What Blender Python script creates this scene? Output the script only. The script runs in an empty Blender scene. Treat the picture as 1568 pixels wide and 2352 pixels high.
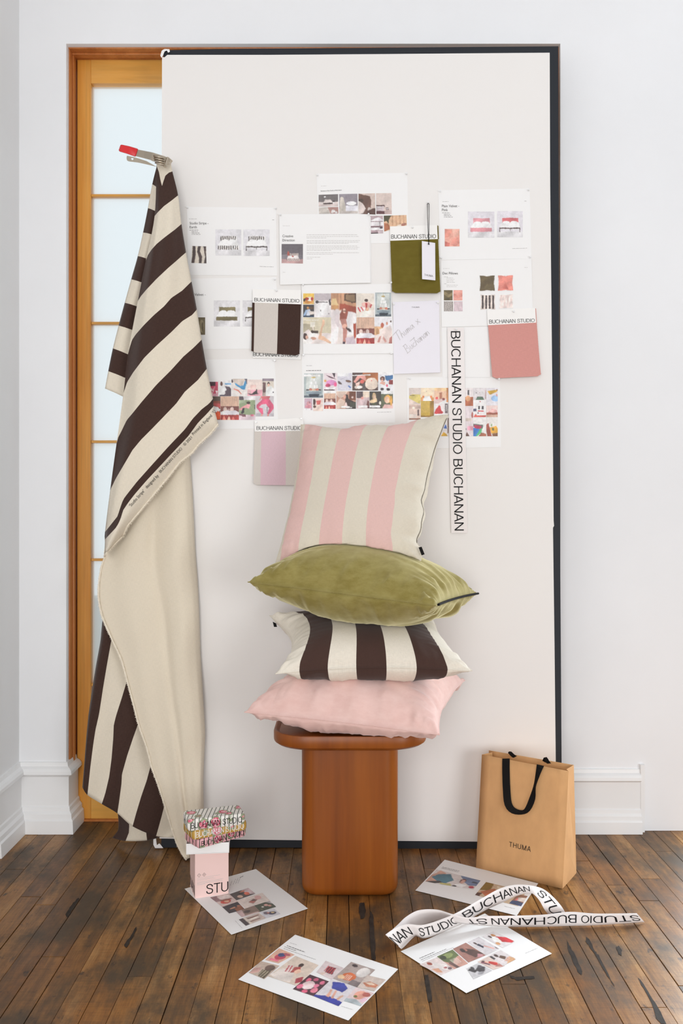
import bpy, math, random
import numpy as np
from mathutils.bvhtree import BVHTree
from mathutils import Vector, noise as mnoise

# ------------------------------------------------------------------ camera, light, exposure
FPX, CX, CY, EYE = 1925.0, 784.0, 1176.0, 1.023
scn = bpy.context.scene
COL = scn.collection
cam_d = bpy.data.cameras.new('camera')
cam_d.sensor_fit = 'HORIZONTAL'; cam_d.sensor_width = 36.0
cam_d.lens = 36.0 * FPX / 1568.0
cam_d.clip_start = 0.02; cam_d.clip_end = 60
cam = bpy.data.objects.new('camera', cam_d); COL.objects.link(cam)
cam.location = (0, 0, EYE); cam.rotation_euler = (math.radians(90), 0, 0)
scn.camera = cam
scn.view_settings.view_transform = 'Standard'; scn.view_settings.look = 'None'
scn.view_settings.gamma = 1.0; scn.view_settings.use_curve_mapping = False
scn.view_settings.exposure = -0.17

FILL, SKY = 0.43, 1.20
world = bpy.data.worlds.new('world'); scn.world = world; world.use_nodes = True
wn = world.node_tree; wn.nodes.clear()
w_out = wn.nodes.new('ShaderNodeOutputWorld'); w_bg = wn.nodes.new('ShaderNodeBackground')
w_tc = wn.nodes.new('ShaderNodeTexCoord'); w_sep = wn.nodes.new('ShaderNodeSeparateXYZ')
w_mr = wn.nodes.new('ShaderNodeMapRange'); w_mr.inputs[1].default_value = 0.1; w_mr.inputs[2].default_value = 0.5
w_mix = wn.nodes.new('ShaderNodeMixRGB')
w_mix.inputs[1].default_value = (FILL, FILL, FILL * 1.01, 1)
w_mix.inputs[2].default_value = (SKY * .93, SKY * .985, SKY * 1.0, 1)
wn.links.new(w_tc.outputs['Generated'], w_sep.inputs[0]); wn.links.new(w_sep.outputs[1], w_mr.inputs[0])
wn.links.new(w_mr.outputs[0], w_mix.inputs[0]); wn.links.new(w_mix.outputs[0], w_bg.inputs[0])
wn.links.new(w_bg.outputs[0], w_out.inputs[0])

def area_light(name, loc, target, sx, sy, power, color):
    d = bpy.data.lights.new(name, 'AREA'); d.shape = 'RECTANGLE'; d.size = sx; d.size_y = sy
    d.energy = power; d.color = color
    o = bpy.data.objects.new(name, d); COL.objects.link(o); o.location = loc
    o.rotation_euler = (Vector(target) - Vector(loc)).to_track_quat('-Z', 'Y').to_euler()
    return o
area_light('daylight_window_front', (-0.62, -2.2, 1.2), (0.0, 2.6, 0.4), 1.5, 2.3, 80, (1.0, 0.99, 0.98))
area_light('fill_light_side', (2.3, -1.6, 0.8), (-0.9, 2.6, 0.2), 1.8, 1.5, 62, (0.97, 0.985, 1.0))  # fill lamp added to brighten the left wall and the lower board
area_light('doorway_glare_light', (1.62, 2.84, 1.12), (1.50, 0.0, 0.9), 0.86, 2.1, 85, (0.86, 0.94, 1.0))  # lamp in an unseen doorway, added to produce the glare on the right floorboards

# ------------------------------------------------------------------ helpers
def lin(c): return c / 12.92 if c <= 0.04045 else ((c + 0.055) / 1.055) ** 2.4
def rgb(h):
    if isinstance(h, tuple): return tuple(lin(v / 255.0) for v in h) + (1.0,)
    return tuple(lin(((h >> s) & 255) / 255.0) for s in (16, 8, 0)) + (1.0,)

def material(name, color, rough=0.6, spec=0.3, sheen=0.0, metal=0.0, coat=0.0):
    m = bpy.data.materials.new(name); m.use_nodes = True
    b = m.node_tree.nodes['Principled BSDF']
    b.inputs['Base Color'].default_value = rgb(color)
    b.inputs['Roughness'].default_value = rough
    b.inputs['Specular IOR Level'].default_value = spec
    b.inputs['Metallic'].default_value = metal
    b.inputs['Sheen Weight'].default_value = sheen
    b.inputs['Coat Weight'].default_value = coat
    return m
def nd(m, kind, **kw):
    n = m.node_tree.nodes.new(kind)
    for k, v in kw.items(): setattr(n, k, v)
    return n
def lk(m, a, b): m.node_tree.links.new(a, b)
def bsdf(m): return m.node_tree.nodes['Principled BSDF']
def coords(m, scale=(1, 1, 1), out='Object'):
    tc = nd(m, 'ShaderNodeTexCoord'); mp = nd(m, 'ShaderNodeMapping')
    mp.inputs['Scale'].default_value = scale
    lk(m, tc.outputs[out], mp.inputs[0]); return mp.outputs[0]
def noise_tex(m, vec, scale, detail=3, rough=0.55):
    n = nd(m, 'ShaderNodeTexNoise'); n.inputs['Scale'].default_value = scale
    n.inputs['Detail'].default_value = detail; n.inputs['Roughness'].default_value = rough
    if vec is not None: lk(m, vec, n.inputs['Vector'])
    return n.outputs['Fac']
def ramp(m, fac, stops, interp='LINEAR'):
    r = nd(m, 'ShaderNodeValToRGB'); cr = r.color_ramp; cr.interpolation = interp
    while len(cr.elements) < len(stops): cr.elements.new(0.5)
    for e, (p, c) in zip(cr.elements, stops):
        e.position = p; e.color = c if len(c) == 4 else c + (1,)
    lk(m, fac, r.inputs[0]); return r.outputs[0]
def mixc(m, fac, a, b, mode='MIX'):
    n = nd(m, 'ShaderNodeMixRGB', blend_type=mode)
    for i, v in ((0, fac), (1, a), (2, b)):
        if hasattr(v, 'links'): lk(m, v, n.inputs[i])
        else: n.inputs[i].default_value = v
    return n.outputs[0]
def math_n(m, op, a, b=0.0):
    n = nd(m, 'ShaderNodeMath', operation=op)
    for i, v in ((0, a), (1, b)):
        if hasattr(v, 'links'): lk(m, v, n.inputs[i])
        else: n.inputs[i].default_value = v
    return n.outputs[0]
def bump(m, height, strength=0.2, dist=0.002):
    n = nd(m, 'ShaderNodeBump'); n.inputs['Strength'].default_value = strength
    n.inputs['Distance'].default_value = dist
    lk(m, height, n.inputs['Height']); lk(m, n.outputs[0], bsdf(m).inputs['Normal'])
def vary(m, color, vec, scale, lo=0.9, hi=1.08, detail=4):
    """gentle mottling of the thing's own colour"""
    f = noise_tex(m, vec, scale, detail)
    g = ramp(m, f, [(0.3, (lo, lo, lo)), (0.7, (hi, hi, hi))])
    c = mixc(m, 1.0, color if hasattr(color, 'links') else rgb(color), g, 'MULTIPLY')
    lk(m, c, bsdf(m).inputs['Base Color']); return c

def P(x, y, d): return Vector(((x - CX) / FPX * d, d, EYE - (y - CY) / FPX * d))
def PF(x, y, h=0.0): return P(x, y, FPX * (EYE - h) / (y - CY))
BA, BB = 2.548, 0.0203                                   # the leaning board's front face: Y = BA + BB * Z
def PB(x, y, off=0.0):
    k = (CY - y) / FPX
    t = (BA - off + BB * EYE) / (1 - BB * k)
    return Vector(((x - CX) / FPX * t, t, EYE + k * t))

class Thing:
    """an Empty (or a single mesh) at the thing's base; parts are given in world coordinates"""
    def __init__(self, name, label=None, cat=None, loc=(0, 0, 0), group=None, kind=None):
        self.o = bpy.data.objects.new(name, None); COL.objects.link(self.o)
        self.o.empty_display_size = 0.05
        self.o.location = loc; self.loc = Vector(loc)
        if label: self.o['label'] = label
        if cat: self.o['category'] = cat
        if group: self.o['group'] = group
        if kind: self.o['kind'] = kind
    def part(self, name, verts, faces, mat, parent=None, label=None, **kw):
        o = mesh_obj(name, [Vector(v) - self.loc for v in verts], faces, mat, **kw)
        o.parent = parent or self.o
        if label: o['label'] = label
        return o

def mesh_obj(name, verts, faces, mat, smooth=False, cols=None, uvs=None, midx=None, bevel=0, solid=0, subsurf=0, autosmooth=None, ccol=None):
    me = bpy.data.meshes.new(name)
    me.from_pydata([tuple(v) for v in verts], [], [tuple(f) for f in faces]); 
    for mt in (mat if isinstance(mat, (list, tuple)) else [mat]): me.materials.append(mt)
    if midx:
        for p, i in zip(me.polygons, midx): p.material_index = i
    if cols:                                              # one colour per face
        a = me.color_attributes.new('print', 'FLOAT_COLOR', 'CORNER')
        for p, c in zip(me.polygons, cols):
            for li in p.loop_indices: a.data[li].color = c
    if uvs:
        ul = me.uv_layers.new(name='UVMap')
        for lp in me.loops: ul.data[lp.index].uv = uvs[lp.vertex_index]
    if smooth:
        for p in me.polygons: p.use_smooth = True
    me.update()
    o = bpy.data.objects.new(name, me); COL.objects.link(o)
    if autosmooth is not None:
        me.set_sharp_from_angle(angle=math.radians(autosmooth))
    if solid:
        s = o.modifiers.new('thickness', 'SOLIDIFY'); s.thickness = solid; s.offset = 0
    if bevel:
        b = o.modifiers.new('bevel', 'BEVEL'); b.width = bevel; b.segments = 2; b.limit_method = 'ANGLE'
    if subsurf:
        s = o.modifiers.new('sub', 'SUBSURF'); s.levels = subsurf; s.render_levels = subsurf
    return o
def solo(name, verts, faces, mat, label, cat, group=None, loc=None, **kw):
    loc = Vector(loc) if loc is not None else Vector((0, 0, 0))
    o = mesh_obj(name, [Vector(v) - loc for v in verts], faces, mat, **kw)
    o.location = loc; o['label'] = label; o['category'] = cat
    if group: o['group'] = group
    return o
def struct(name, verts, faces, mat, parent=None, **kw):
    o = mesh_obj(name, verts, faces, mat, **kw)
    if parent: o.parent = parent
    else: o['kind'] = 'structure'
    return o

def box(x0, x1, y0, y1, z0, z1):
    v = [(x, y, z) for x in (x0, x1) for y in (y0, y1) for z in (z0, z1)]
    return v, [(0, 1, 3, 2), (4, 6, 7, 5), (0, 4, 5, 1), (2, 3, 7, 6), (0, 2, 6, 4), (1, 5, 7, 3)]
def obox(c, yaw, w, d, z0, z1):
    """oriented box: w along the yawed x axis, d along the yawed y axis"""
    ca, sa = math.cos(yaw), math.sin(yaw)
    v, f = box(-w / 2, w / 2, -d / 2, d / 2, z0, z1)
    return [(c[0] + x * ca - y * sa, c[1] + x * sa + y * ca, z) for x, y, z in v], f
def merge(*geos):
    V, F = [], []
    for v, f in geos:
        n = len(V); V += [tuple(a) for a in v]; F += [tuple(i + n for i in q) for q in f]
    return V, F
def grid(fn, nu, nv, close_u=False):
    V = [fn(i / nu, j / nv) for j in range(nv + 1) for i in range(nu + 1)]
    F = [(j * (nu + 1) + i, j * (nu + 1) + i + 1, (j + 1) * (nu + 1) + i + 1, (j + 1) * (nu + 1) + i) for j in range(nv) for i in range(nu)]
    return V, F
def tube(pts, r, n=8, caps=True):
    pts = [Vector(p) for p in pts]; V, F = [], []
    up = Vector((0.13, 0.21, 0.97))
    for i, p in enumerate(pts):
        t = (pts[min(i + 1, len(pts) - 1)] - pts[max(i - 1, 0)]).normalized()
        a = t.cross(up)
        if a.length < 1e-4: a = t.cross(Vector((1, 0, 0)))
        a.normalize(); b = a.cross(t); rr = r[i] if isinstance(r, (list, tuple)) else r
        for k in range(n):
            an = 2 * math.pi * k / n
            V.append(p + (a * math.cos(an) + b * math.sin(an)) * rr)
    for i in range(len(pts) - 1):
        for k in range(n):
            F.append((i * n + k, i * n + (k + 1) % n, (i + 1) * n + (k + 1) % n, (i + 1) * n + k))
    if caps: F += [tuple(range(n))[::-1], tuple(range((len(pts) - 1) * n, len(pts) * n))]
    return V, F
def catmull(pts, n):
    """n+1 samples through pts"""
    pts = [Vector(p) for p in pts]; m = len(pts) - 1; out = []
    for k in range(n + 1):
        t = k / n * m; i = min(int(t), m - 1); f = t - i
        p0, p1, p2, p3 = pts[max(i - 1, 0)], pts[i], pts[i + 1], pts[min(i + 2, m)]
        out.append(0.5 * ((2 * p1) + (p2 - p0) * f + (2 * p0 - 5 * p1 + 4 * p2 - p3) * f * f + (3 * p1 - p0 - 3 * p2 + p3) * f ** 3))
    return out
def resample(pts, n):
    """arc-length samples of a polyline"""
    pts = [Vector(p) for p in pts]; L = [0.0]
    for a, b in zip(pts, pts[1:]): L.append(L[-1] + (b - a).length)
    out = []; j = 0
    for k in range(n + 1):
        s = L[-1] * k / n
        while j < len(pts) - 2 and L[j + 1] < s: j += 1
        seg = L[j + 1] - L[j]
        out.append(pts[j].lerp(pts[j + 1], (s - L[j]) / seg if seg > 0 else 0))
    return out
def at_y(pl, y):
    """x of a polyline given as (x, y) with growing y"""
    if y <= pl[0][1]: return pl[0][0]
    for (xa, ya), (xb, yb) in zip(pl, pl[1:]):
        if y <= yb: return xa + (xb - xa) * (y - ya) / (yb - ya)
    return pl[-1][0]

TEXTS = {}
def arc(cx, cy, rx, ry, a0, a1, n=14): return [(cx + rx * math.cos(math.radians(a0 + (a1 - a0) * k / n)), cy + ry * math.sin(math.radians(a0 + (a1 - a0) * k / n))) for k in range(n + 1)]
SANS = {                                                   # upright grotesque capitals drawn as strokes: (advance, strokes)
    'B': (.70, [[(.10, 0), (.10, 1)], [(.10, .95)] + arc(.38, .74, .20, .21, 90, -90) + [(.10, .53)], [(.10, .53)] + arc(.40, .29, .225, .24, 90, -90) + [(.10, .05)]]),
    'U': (.74, [[(.10, 1), (.10, .36)] + arc(.37, .33, .27, .28, 180, 360) + [(.64, .36), (.64, 1)]]),
    'C': (.76, [arc(.40, .5, .325, .455, 42, 318, 26)]),
    'H': (.76, [[(.10, 0), (.10, 1)], [(.66, 0), (.66, 1)], [(.10, .53), (.66, .53)]]),
    'A': (.70, [[(.045, 0), (.35, .985)], [(.655, 0), (.35, .985)], [(.15, .31), (.55, .31)]]),
    'N': (.76, [[(.10, 0), (.10, 1)], [(.66, 0), (.66, 1)], [(.115, .96), (.645, .04)]]),
    'S': (.69, [[tuple(p)[:2] for p in catmull([(.585, .70, 0), (.545, .86, 0), (.345, .955, 0), (.15, .87, 0), (.115, .73, 0), (.19, .60, 0), (.37, .525, 0), (.55, .44, 0), (.605, .28, 0), (.54, .11, 0), (.345, .045, 0), (.14, .12, 0), (.085, .31, 0)], 36)]]),
    'T': (.64, [[(.02, .95), (.62, .95)], [(.32, 0), (.32, .95)]]),
    'D': (.75, [[(.10, 0), (.10, 1)], [(.10, .95)] + arc(.33, .5, .32, .45, 90, -90, 20) + [(.10, .05)]]),
    'I': (.27, [[(.135, 0), (.135, 1)]]),
    'O': (.82, [arc(.41, .5, .345, .455, 0, 360, 36)]),
    'M': (.88, [[(.10, 0), (.10, 1)], [(.78, 0), (.78, 1)], [(.115, .96), (.44, .02)], [(.765, .96), (.44, .02)]]),
    ' ': (.33, [])}
def sans_geo(s, spacing, w):
    V, F = [], []; x = 0
    for ch in s:
        adv, st = SANS[ch]
        for p in st:
            m = len(p); closed = math.dist(p[0], p[-1]) < 1e-6; n0 = len(V)
            for i in range(m):
                a = p[i - 1] if i else (p[-2] if closed else p[0]); b = p[(i + 1)] if i < m - 1 else (p[1] if closed else p[-1])
                d0 = Vector((p[i][0] - a[0], p[i][1] - a[1])); d1 = Vector((b[0] - p[i][0], b[1] - p[i][1]))
                if d0.length < 1e-9: d0 = d1
                if d1.length < 1e-9: d1 = d0
                d0, d1 = d0.normalized(), d1.normalized(); t = (d0 + d1).normalized(); k = w / 2 / max(.5, t.dot(d0))
                V += [(x + p[i][0] - t.y * k, p[i][1] + t.x * k), (x + p[i][0] + t.y * k, p[i][1] - t.x * k)]
            F += [(n0 + 2 * i, n0 + 2 * i + 1, n0 + 2 * i + 3, n0 + 2 * i + 2) for i in range(m - 1)]
        x += adv * spacing if spacing == 1.0 else adv + .68 * (spacing - 1)
    x0, x1 = min(v[0] for v in V), max(v[0] for v in V)
    return [((a - x0) / (x1 - x0), b) for a, b in V], F, x1 - x0
def text_geo(s, spacing=1.0):
    """outline of a line of type: x 0..1 over its width, y 0..1 over the cap height, plus the width/height ratio"""
    key = (s, spacing)
    if all(c in SANS for c in s):
        if key not in TEXTS: TEXTS[key] = sans_geo(s, spacing, .098)
        return TEXTS[key]
    if key not in TEXTS:
        c = bpy.data.curves.new('type', 'FONT'); c.body = s; c.resolution_u = 3; c.space_character = spacing
        o = bpy.data.objects.new('type', c); COL.objects.link(o)
        me = bpy.data.meshes.new_from_object(o.evaluated_get(bpy.context.evaluated_depsgraph_get()))
        vs = [(v.co.x, v.co.y) for v in me.vertices]; fs = [tuple(p.vertices) for p in me.polygons]
        bpy.data.objects.remove(o); bpy.data.curves.remove(c); bpy.data.meshes.remove(me)
        cap = 0.729
        x0, x1 = min(v[0] for v in vs), max(v[0] for v in vs)
        TEXTS[key] = ([((x - x0) / (x1 - x0), y / cap) for x, y in vs], fs, (x1 - x0) / cap)
    return TEXTS[key]
def letters(fn, s, spacing=1.0):
    v, f, r = text_geo(s, spacing)
    return [fn(a, b) for a, b in v], f
def bil(c, u, v):
    """corners TL, TR, BR, BL; u to the right, v downwards"""
    return (Vector(c[0]) * (1 - u) + Vector(c[1]) * u) * (1 - v) + (Vector(c[3]) * (1 - u) + Vector(c[2]) * u) * v

# ------------------------------------------------------------------ materials
M = {}
def plaster(name, col, lo=0.975, hi=1.02):
    m = material(name, col, 0.62, 0.25); v = coords(m)
    vary(m, col, v, 2.3, lo, hi)
    bump(m, noise_tex(m, coords(m, (1, 1, .6)), 38, 5), 0.12, 0.002); return m
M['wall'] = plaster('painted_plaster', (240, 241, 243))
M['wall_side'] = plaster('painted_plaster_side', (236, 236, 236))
M['trim_white'] = plaster('gloss_white_paint', (240, 240, 240)); bsdf(M['trim_white']).inputs['Roughness'].default_value = 0.35
def wood(name, a, b, scale, rough=0.35, coat=0.2, stretch=(14, 14, 0.8), pore=0.75):
    m = material(name, a, rough, 0.4, coat=coat)
    v = coords(m, stretch)
    f = noise_tex(m, v, scale, 5, 0.6)
    g = noise_tex(m, coords(m, (stretch[0] * 6, stretch[1] * 6, stretch[2] * 2.5)), scale, 2)
    c = ramp(m, f, [(0.3, rgb(a)), (0.68, rgb(b))])
    c = mixc(m, 0.5, c, ramp(m, g, [(0.35, (pore, pore, pore)), (0.55, (1, 1, 1))]), 'MULTIPLY')
    lk(m, c, bsdf(m).inputs['Base Color']); bump(m, g, 0.06, 0.0006); return m
M['door_wood'] = wood('honey_varnished_pine', (214, 136, 40), (236, 172, 80), 1.3)
M['rail_wood'] = wood('honey_varnished_pine_rail_lit', (226, 158, 62), (240, 186, 100), 1.3, stretch=(0.8, 14, 14))  # lighter than the stile wood: the muntins' lit brightness is put into the colour
M['jamb_wood'] = wood('orange_brown_casing', (176, 100, 45), (208, 134, 74), 1.2)
M['stool'] = wood('walnut_stained_oak', (120, 58, 12), (156, 86, 24), 1.2, 0.38, 0.0, (9, 9, 0.55), 0.82)
M['white_face'] = material('white_foam_facing', (238, 235, 232), 0.7, 0.2)
M['black_board'] = material('black_foam_board', (38, 41, 47), 0.6, 0.3)
M['paper'] = material('white_paper', (243, 242, 241), 0.6, 0.25)
M['paper_warm'] = material('white_card', (246, 244, 241), 0.6, 0.25)
M['paper_lilac'] = material('pale_lilac_card', (237, 234, 241), 0.6, 0.25)
M['ink'] = material('black_ink', (26, 24, 26), 0.6, 0.2)
M['ink_soft'] = material('dark_grey_ink', (96, 92, 92), 0.7, 0.2)
M['ink_mid'] = material('mid_grey_ink', (150, 146, 146), 0.7, 0.2)
M['ink_pale'] = material('light_grey_ink', (196, 192, 190), 0.7, 0.2)
M['white_ink'] = material('white_ink', (250, 248, 246), 0.6, 0.2)
m = M['print'] = material('printed_colour', (200, 200, 200), 0.5, 0.3)
at = nd(m, 'ShaderNodeAttribute'); at.attribute_name = 'print'
vary(m, mixc(m, 0.05, at.outputs['Color'], (1, .97, .96, 1)), coords(m), 110, 0.92, 1.05, 5)

def weave(name, color, rough=0.9, sheen=0.15, scale=1.0, fleck=0.10, thread=(0.93, 1.05)):
    """linen: fine crossed threads with slubs; uses the mesh's UV in metres"""
    m = material(name, color, rough, 0.15, sheen=sheen)
    va, vb = coords(m, (900 * scale, 90 * scale, 1), 'UV'), coords(m, (90 * scale, 900 * scale, 1), 'UV')
    a, b = noise_tex(m, va, 1.0, 2), noise_tex(m, vb, 1.0, 2)
    f = math_n(m, 'MULTIPLY', math_n(m, 'ADD', a, b), 0.5)
    g = ramp(m, f, [(0.36, (thread[0],) * 3), (0.62, (thread[1],) * 3)])
    c = mixc(m, 1.0, rgb(color), g, 'MULTIPLY')
    lk(m, c, bsdf(m).inputs['Base Color']); bump(m, f, 0.12, 0.0005); return m
M['linen_beige'] = weave('beige_linen', (226, 216, 198))
M['linen_back'] = weave('beige_linen_reverse', (224, 213, 193), thread=(0.95, 1.04))
M['linen_brown'] = weave('dark_brown_linen', (66, 48, 42), thread=(0.82, 1.18))
M['fray'] = material('raw_linen_threads', (232, 222, 204), 0.95, 0.1)
def stripe_weave(name, stops, thread=(0.94, 1.04)):
    m = material(name, (200, 200, 200), 0.9, 0.15, sheen=0.15)
    tc = nd(m, 'ShaderNodeTexCoord'); sep = nd(m, 'ShaderNodeSeparateXYZ'); lk(m, tc.outputs['UV'], sep.inputs[0])
    c = ramp(m, sep.outputs[0], [(p, rgb(h)) for p, h in stops], 'CONSTANT')
    a, b = noise_tex(m, coords(m, (420, 45, 1), 'UV'), 1.0, 2), noise_tex(m, coords(m, (45, 420, 1), 'UV'), 1.0, 2)
    f = math_n(m, 'MULTIPLY', math_n(m, 'ADD', a, b), 0.5)
    c = mixc(m, 1.0, c, ramp(m, f, [(0.36, (thread[0],) * 3), (0.62, (thread[1],) * 3)]), 'MULTIPLY')
    lk(m, c, bsdf(m).inputs['Base Color']); bump(m, f, 0.1, 0.0005); return m
BEI, PNK, DRK, CRM = (214, 205, 188), (220, 184, 177), (72, 52, 46), (230, 222, 208)
M['stripe_pink'] = stripe_weave('pink_striped_linen', [(0, BEI), (.03, PNK), (.165, BEI), (.31, PNK), (.475, BEI), (.637, PNK), (.82, BEI)])
M['stripe_brown'] = stripe_weave('brown_striped_linen', [(0, CRM), (.122, DRK), (.272, CRM), (.42, DRK), (.577, CRM), (.728, DRK), (.88, CRM)], (0.92, 1.05))
def velvet(name, col, dark, sheen_tint, sheen=0.8):
    m = material(name, col, 0.8, 0.15, sheen=sheen); b = bsdf(m)
    b.inputs['Sheen Roughness'].default_value = 0.45; b.inputs['Sheen Tint'].default_value = rgb(sheen_tint)
    f = noise_tex(m, coords(m, (1, 1, 2.0)), 22, 6, 0.65)
    lk(m, ramp(m, f, [(0.36, rgb(dark)), (0.64, rgb(col))]), b.inputs['Base Color'])
    bump(m, noise_tex(m, coords(m, (1, 1, 1)), 900, 2), 0.06, 0.0004); return m
M['velvet_olive'] = velvet('olive_velvet', (150, 138, 82), (130, 117, 60), (236, 228, 186), 1.0)
M['velvet_pink'] = velvet('pink_velvet', (234, 200, 192), (227, 189, 181), (250, 230, 226), 0.5)
M['swatch_olive'] = velvet('olive_velvet_swatch', (112, 100, 40), (104, 92, 34), (140, 130, 60), 0.2)
M['swatch_pink'] = weave('rose_pink_cloth', (212, 150, 142), thread=(0.94, 1.04))
M['swatch_grey'] = weave('grey_beige_cloth', (212, 204, 196))
M['swatch_mauve'] = weave('mauve_pink_cloth', (218, 188, 196))
M['black_tape'] = material('black_woven_tape', (20, 18, 18), 0.8, 0.2)
M['seam_grey'] = material('grey_zip_seam', (120, 112, 100), 0.8, 0.2)
M['metal'] = material('nickel_plated_steel', (190, 178, 160), 0.28, 0.5, metal=1.0)
M['red_vinyl'] = material('red_vinyl', (214, 36, 40), 0.35, 0.5)
M['pin'] = material('clear_plastic', (238, 238, 238), 0.15, 0.5)
M['kraft'] = material('brown_kraft_paper', (196, 148, 100), 0.75, 0.2)
vary(M['kraft'], (212, 164, 114), coords(M['kraft'], (1, 1, .5)), 26, 0.92, 1.06, 6)
M['pink_card'] = material('pale_pink_card', (240, 208, 202), 0.55, 0.3)
M['tape_cloth'] = material('white_cotton_tape', (240, 234, 232), 0.85, 0.15)
def pane_material():
    m = bpy.data.materials.new('frosted_glass'); m.use_nodes = True; t = m.node_tree; t.nodes.clear()
    out = nd(m, 'ShaderNodeOutputMaterial'); a = nd(m, 'ShaderNodeBsdfTranslucent'); b = nd(m, 'ShaderNodeBsdfTransparent')
    g = nd(m, 'ShaderNodeBsdfGlossy'); x = nd(m, 'ShaderNodeMixShader'); y = nd(m, 'ShaderNodeMixShader')
    a.inputs[0].default_value = (.93, .955, .97, 1); b.inputs[0].default_value = (.95, .97, .985, 1); g.inputs['Roughness'].default_value = .3
    x.inputs[0].default_value = 0.6; y.inputs[0].default_value = 0.03
    lk(m, a.outputs[0], x.inputs[1]); lk(m, b.outputs[0], x.inputs[2]); lk(m, x.outputs[0], y.inputs[1])
    lk(m, g.outputs[0], y.inputs[2]); lk(m, y.outputs[0], out.inputs[0]); return m
M['pane'] = pane_material()
def floral(name, ground, line, vert):
    m = material(name, ground, 0.45, 0.35); v = coords(m)
    tc = nd(m, 'ShaderNodeTexCoord'); sep = nd(m, 'ShaderNodeSeparateXYZ'); lk(m, tc.outputs['Object'], sep.inputs[0])
    s = math_n(m, 'FRACT', math_n(m, 'MULTIPLY', sep.outputs[0], 95 if vert else 80))
    base = mixc(m, math_n(m, 'LESS_THAN', s, 0.2), rgb(ground), rgb(line))
    vo = nd(m, 'ShaderNodeTexVoronoi'); vo.inputs['Scale'].default_value = 26; lk(m, v, vo.inputs['Vector'])
    n = noise_tex(m, v, 170, 3)
    d = math_n(m, 'ADD', vo.outputs['Distance'], math_n(m, 'MULTIPLY', n, 0.22))
    leaf = ramp(m, math_n(m, 'ADD', n, noise_tex(m, v, 60, 2)), [(0.42, rgb((74, 88, 62))), (0.58, rgb((150, 158, 128)))])
    pink = ramp(m, n, [(0.38, rgb((196, 62, 92))), (0.5, rgb((228, 140, 156))), (0.62, rgb((246, 208, 212)))])
    c = mixc(m, math_n(m, 'LESS_THAN', d, 0.53), base, leaf)
    c = mixc(m, math_n(m, 'LESS_THAN', d, 0.44), c, pink)
    lk(m, c, bsdf(m).inputs['Base Color']); return m
M['floral_white'] = floral('rose_and_stripe_white', (236, 232, 226), (70, 78, 66), True)
M['floral_ochre'] = floral('rose_and_stripe_ochre', (190, 150, 70), (236, 222, 190), True)
M['floral_pink'] = floral('rose_and_stripe_pink', (232, 176, 182), (60, 66, 52), True)
def floor_material():
    m = material('worn_maple_boards', (110, 75, 48), 0.42, 0.4)
    at = nd(m, 'ShaderNodeAttribute'); at.attribute_name = 'print'
    sep = nd(m, 'ShaderNodeSeparateColor'); lk(m, at.outputs['Color'], sep.inputs[0])
    tc = nd(m, 'ShaderNodeTexCoord'); ad = nd(m, 'ShaderNodeVectorMath', operation='ADD')
    cmb = nd(m, 'ShaderNodeCombineXYZ')
    lk(m, math_n(m, 'MULTIPLY', sep.outputs[1], 37.0), cmb.inputs[1]); lk(m, math_n(m, 'MULTIPLY', sep.outputs[2], 11.0), cmb.inputs[2])
    lk(m, tc.outputs['Object'], ad.inputs[0]); lk(m, cmb.outputs[0], ad.inputs[1])
    def mp(s):
        q = nd(m, 'ShaderNodeMapping'); q.inputs['Scale'].default_value = s; lk(m, ad.outputs[0], q.inputs[0]); return q.outputs[0]
    grain = noise_tex(m, mp((26, 2.6, 26)), 2.0, 6, 0.68)
    fine = noise_tex(m, mp((260, 14, 260)), 2.0, 3, 0.6)
    blot = noise_tex(m, coords(m, (1, .6, 1)), 6.5, 7, 0.66)
    warm = noise_tex(m, coords(m, (1, .7, 1)), 3.1, 4, 0.6)
    spot = noise_tex(m, coords(m, (1, .5, 1)), 34.0, 6, 0.72)
    scr = noise_tex(m, coords(m, (14, 190, 14)), 1.0, 4, 0.7)
    tone = math_n(m, 'ADD', math_n(m, 'MULTIPLY', grain, 0.80), math_n(m, 'MULTIPLY', sep.outputs[0], 0.30))
    c = ramp(m, tone, [(0.36, rgb((80, 56, 32))), (0.50, rgb((116, 80, 40))), (0.62, rgb((148, 104, 54))), (0.80, rgb((178, 136, 84)))])
    c = mixc(m, ramp(m, warm, [(0.40, (0, 0, 0)), (0.62, (.55, .55, .55))]), c, rgb((140, 86, 34)))
    c = mixc(m, 0.55, c, ramp(m, fine, [(0.35, (0.62, .6, .58)), (0.6, (1.1, 1.1, 1.1))]), 'MULTIPLY')
    c = mixc(m, 0.6, c, ramp(m, scr, [(0.33, (0.66, .64, .62)), (0.5, (1.0, 1.0, 1.0)), (.7, (1.12, 1.12, 1.12))]), 'MULTIPLY')
    c = mixc(m, ramp(m, blot, [(0.44, (0, 0, 0)), (0.62, (.88, .88, .88))]), c, rgb((66, 55, 42)))
    c = mixc(m, ramp(m, spot, [(0.58, (0, 0, 0)), (0.68, (.85, .85, .85))]), c, rgb((40, 32, 28)))
    lk(m, c, bsdf(m).inputs['Base Color'])
    lk(m, ramp(m, blot, [(0.35, (.34, .34, .34)), (0.7, (.52, .52, .52))]), bsdf(m).inputs['Roughness'])
    h = math_n(m, 'ADD', math_n(m, 'MULTIPLY', fine, 0.5), math_n(m, 'MULTIPLY', grain, 0.8))
    bump(m, h, 0.2, 0.001); return m
M['floor'] = floor_material()
M['floor_grime'] = material('dark_filled_splits', (50, 43, 38), 0.7, 0.2); vary(M['floor_grime'], (50, 43, 38), coords(M['floor_grime'], (1, .4, 1)), 90, .6, 1.5)
M['floor_gap'] = material('dark_floor_gaps', (22, 17, 14), 0.9, 0.1)

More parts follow.
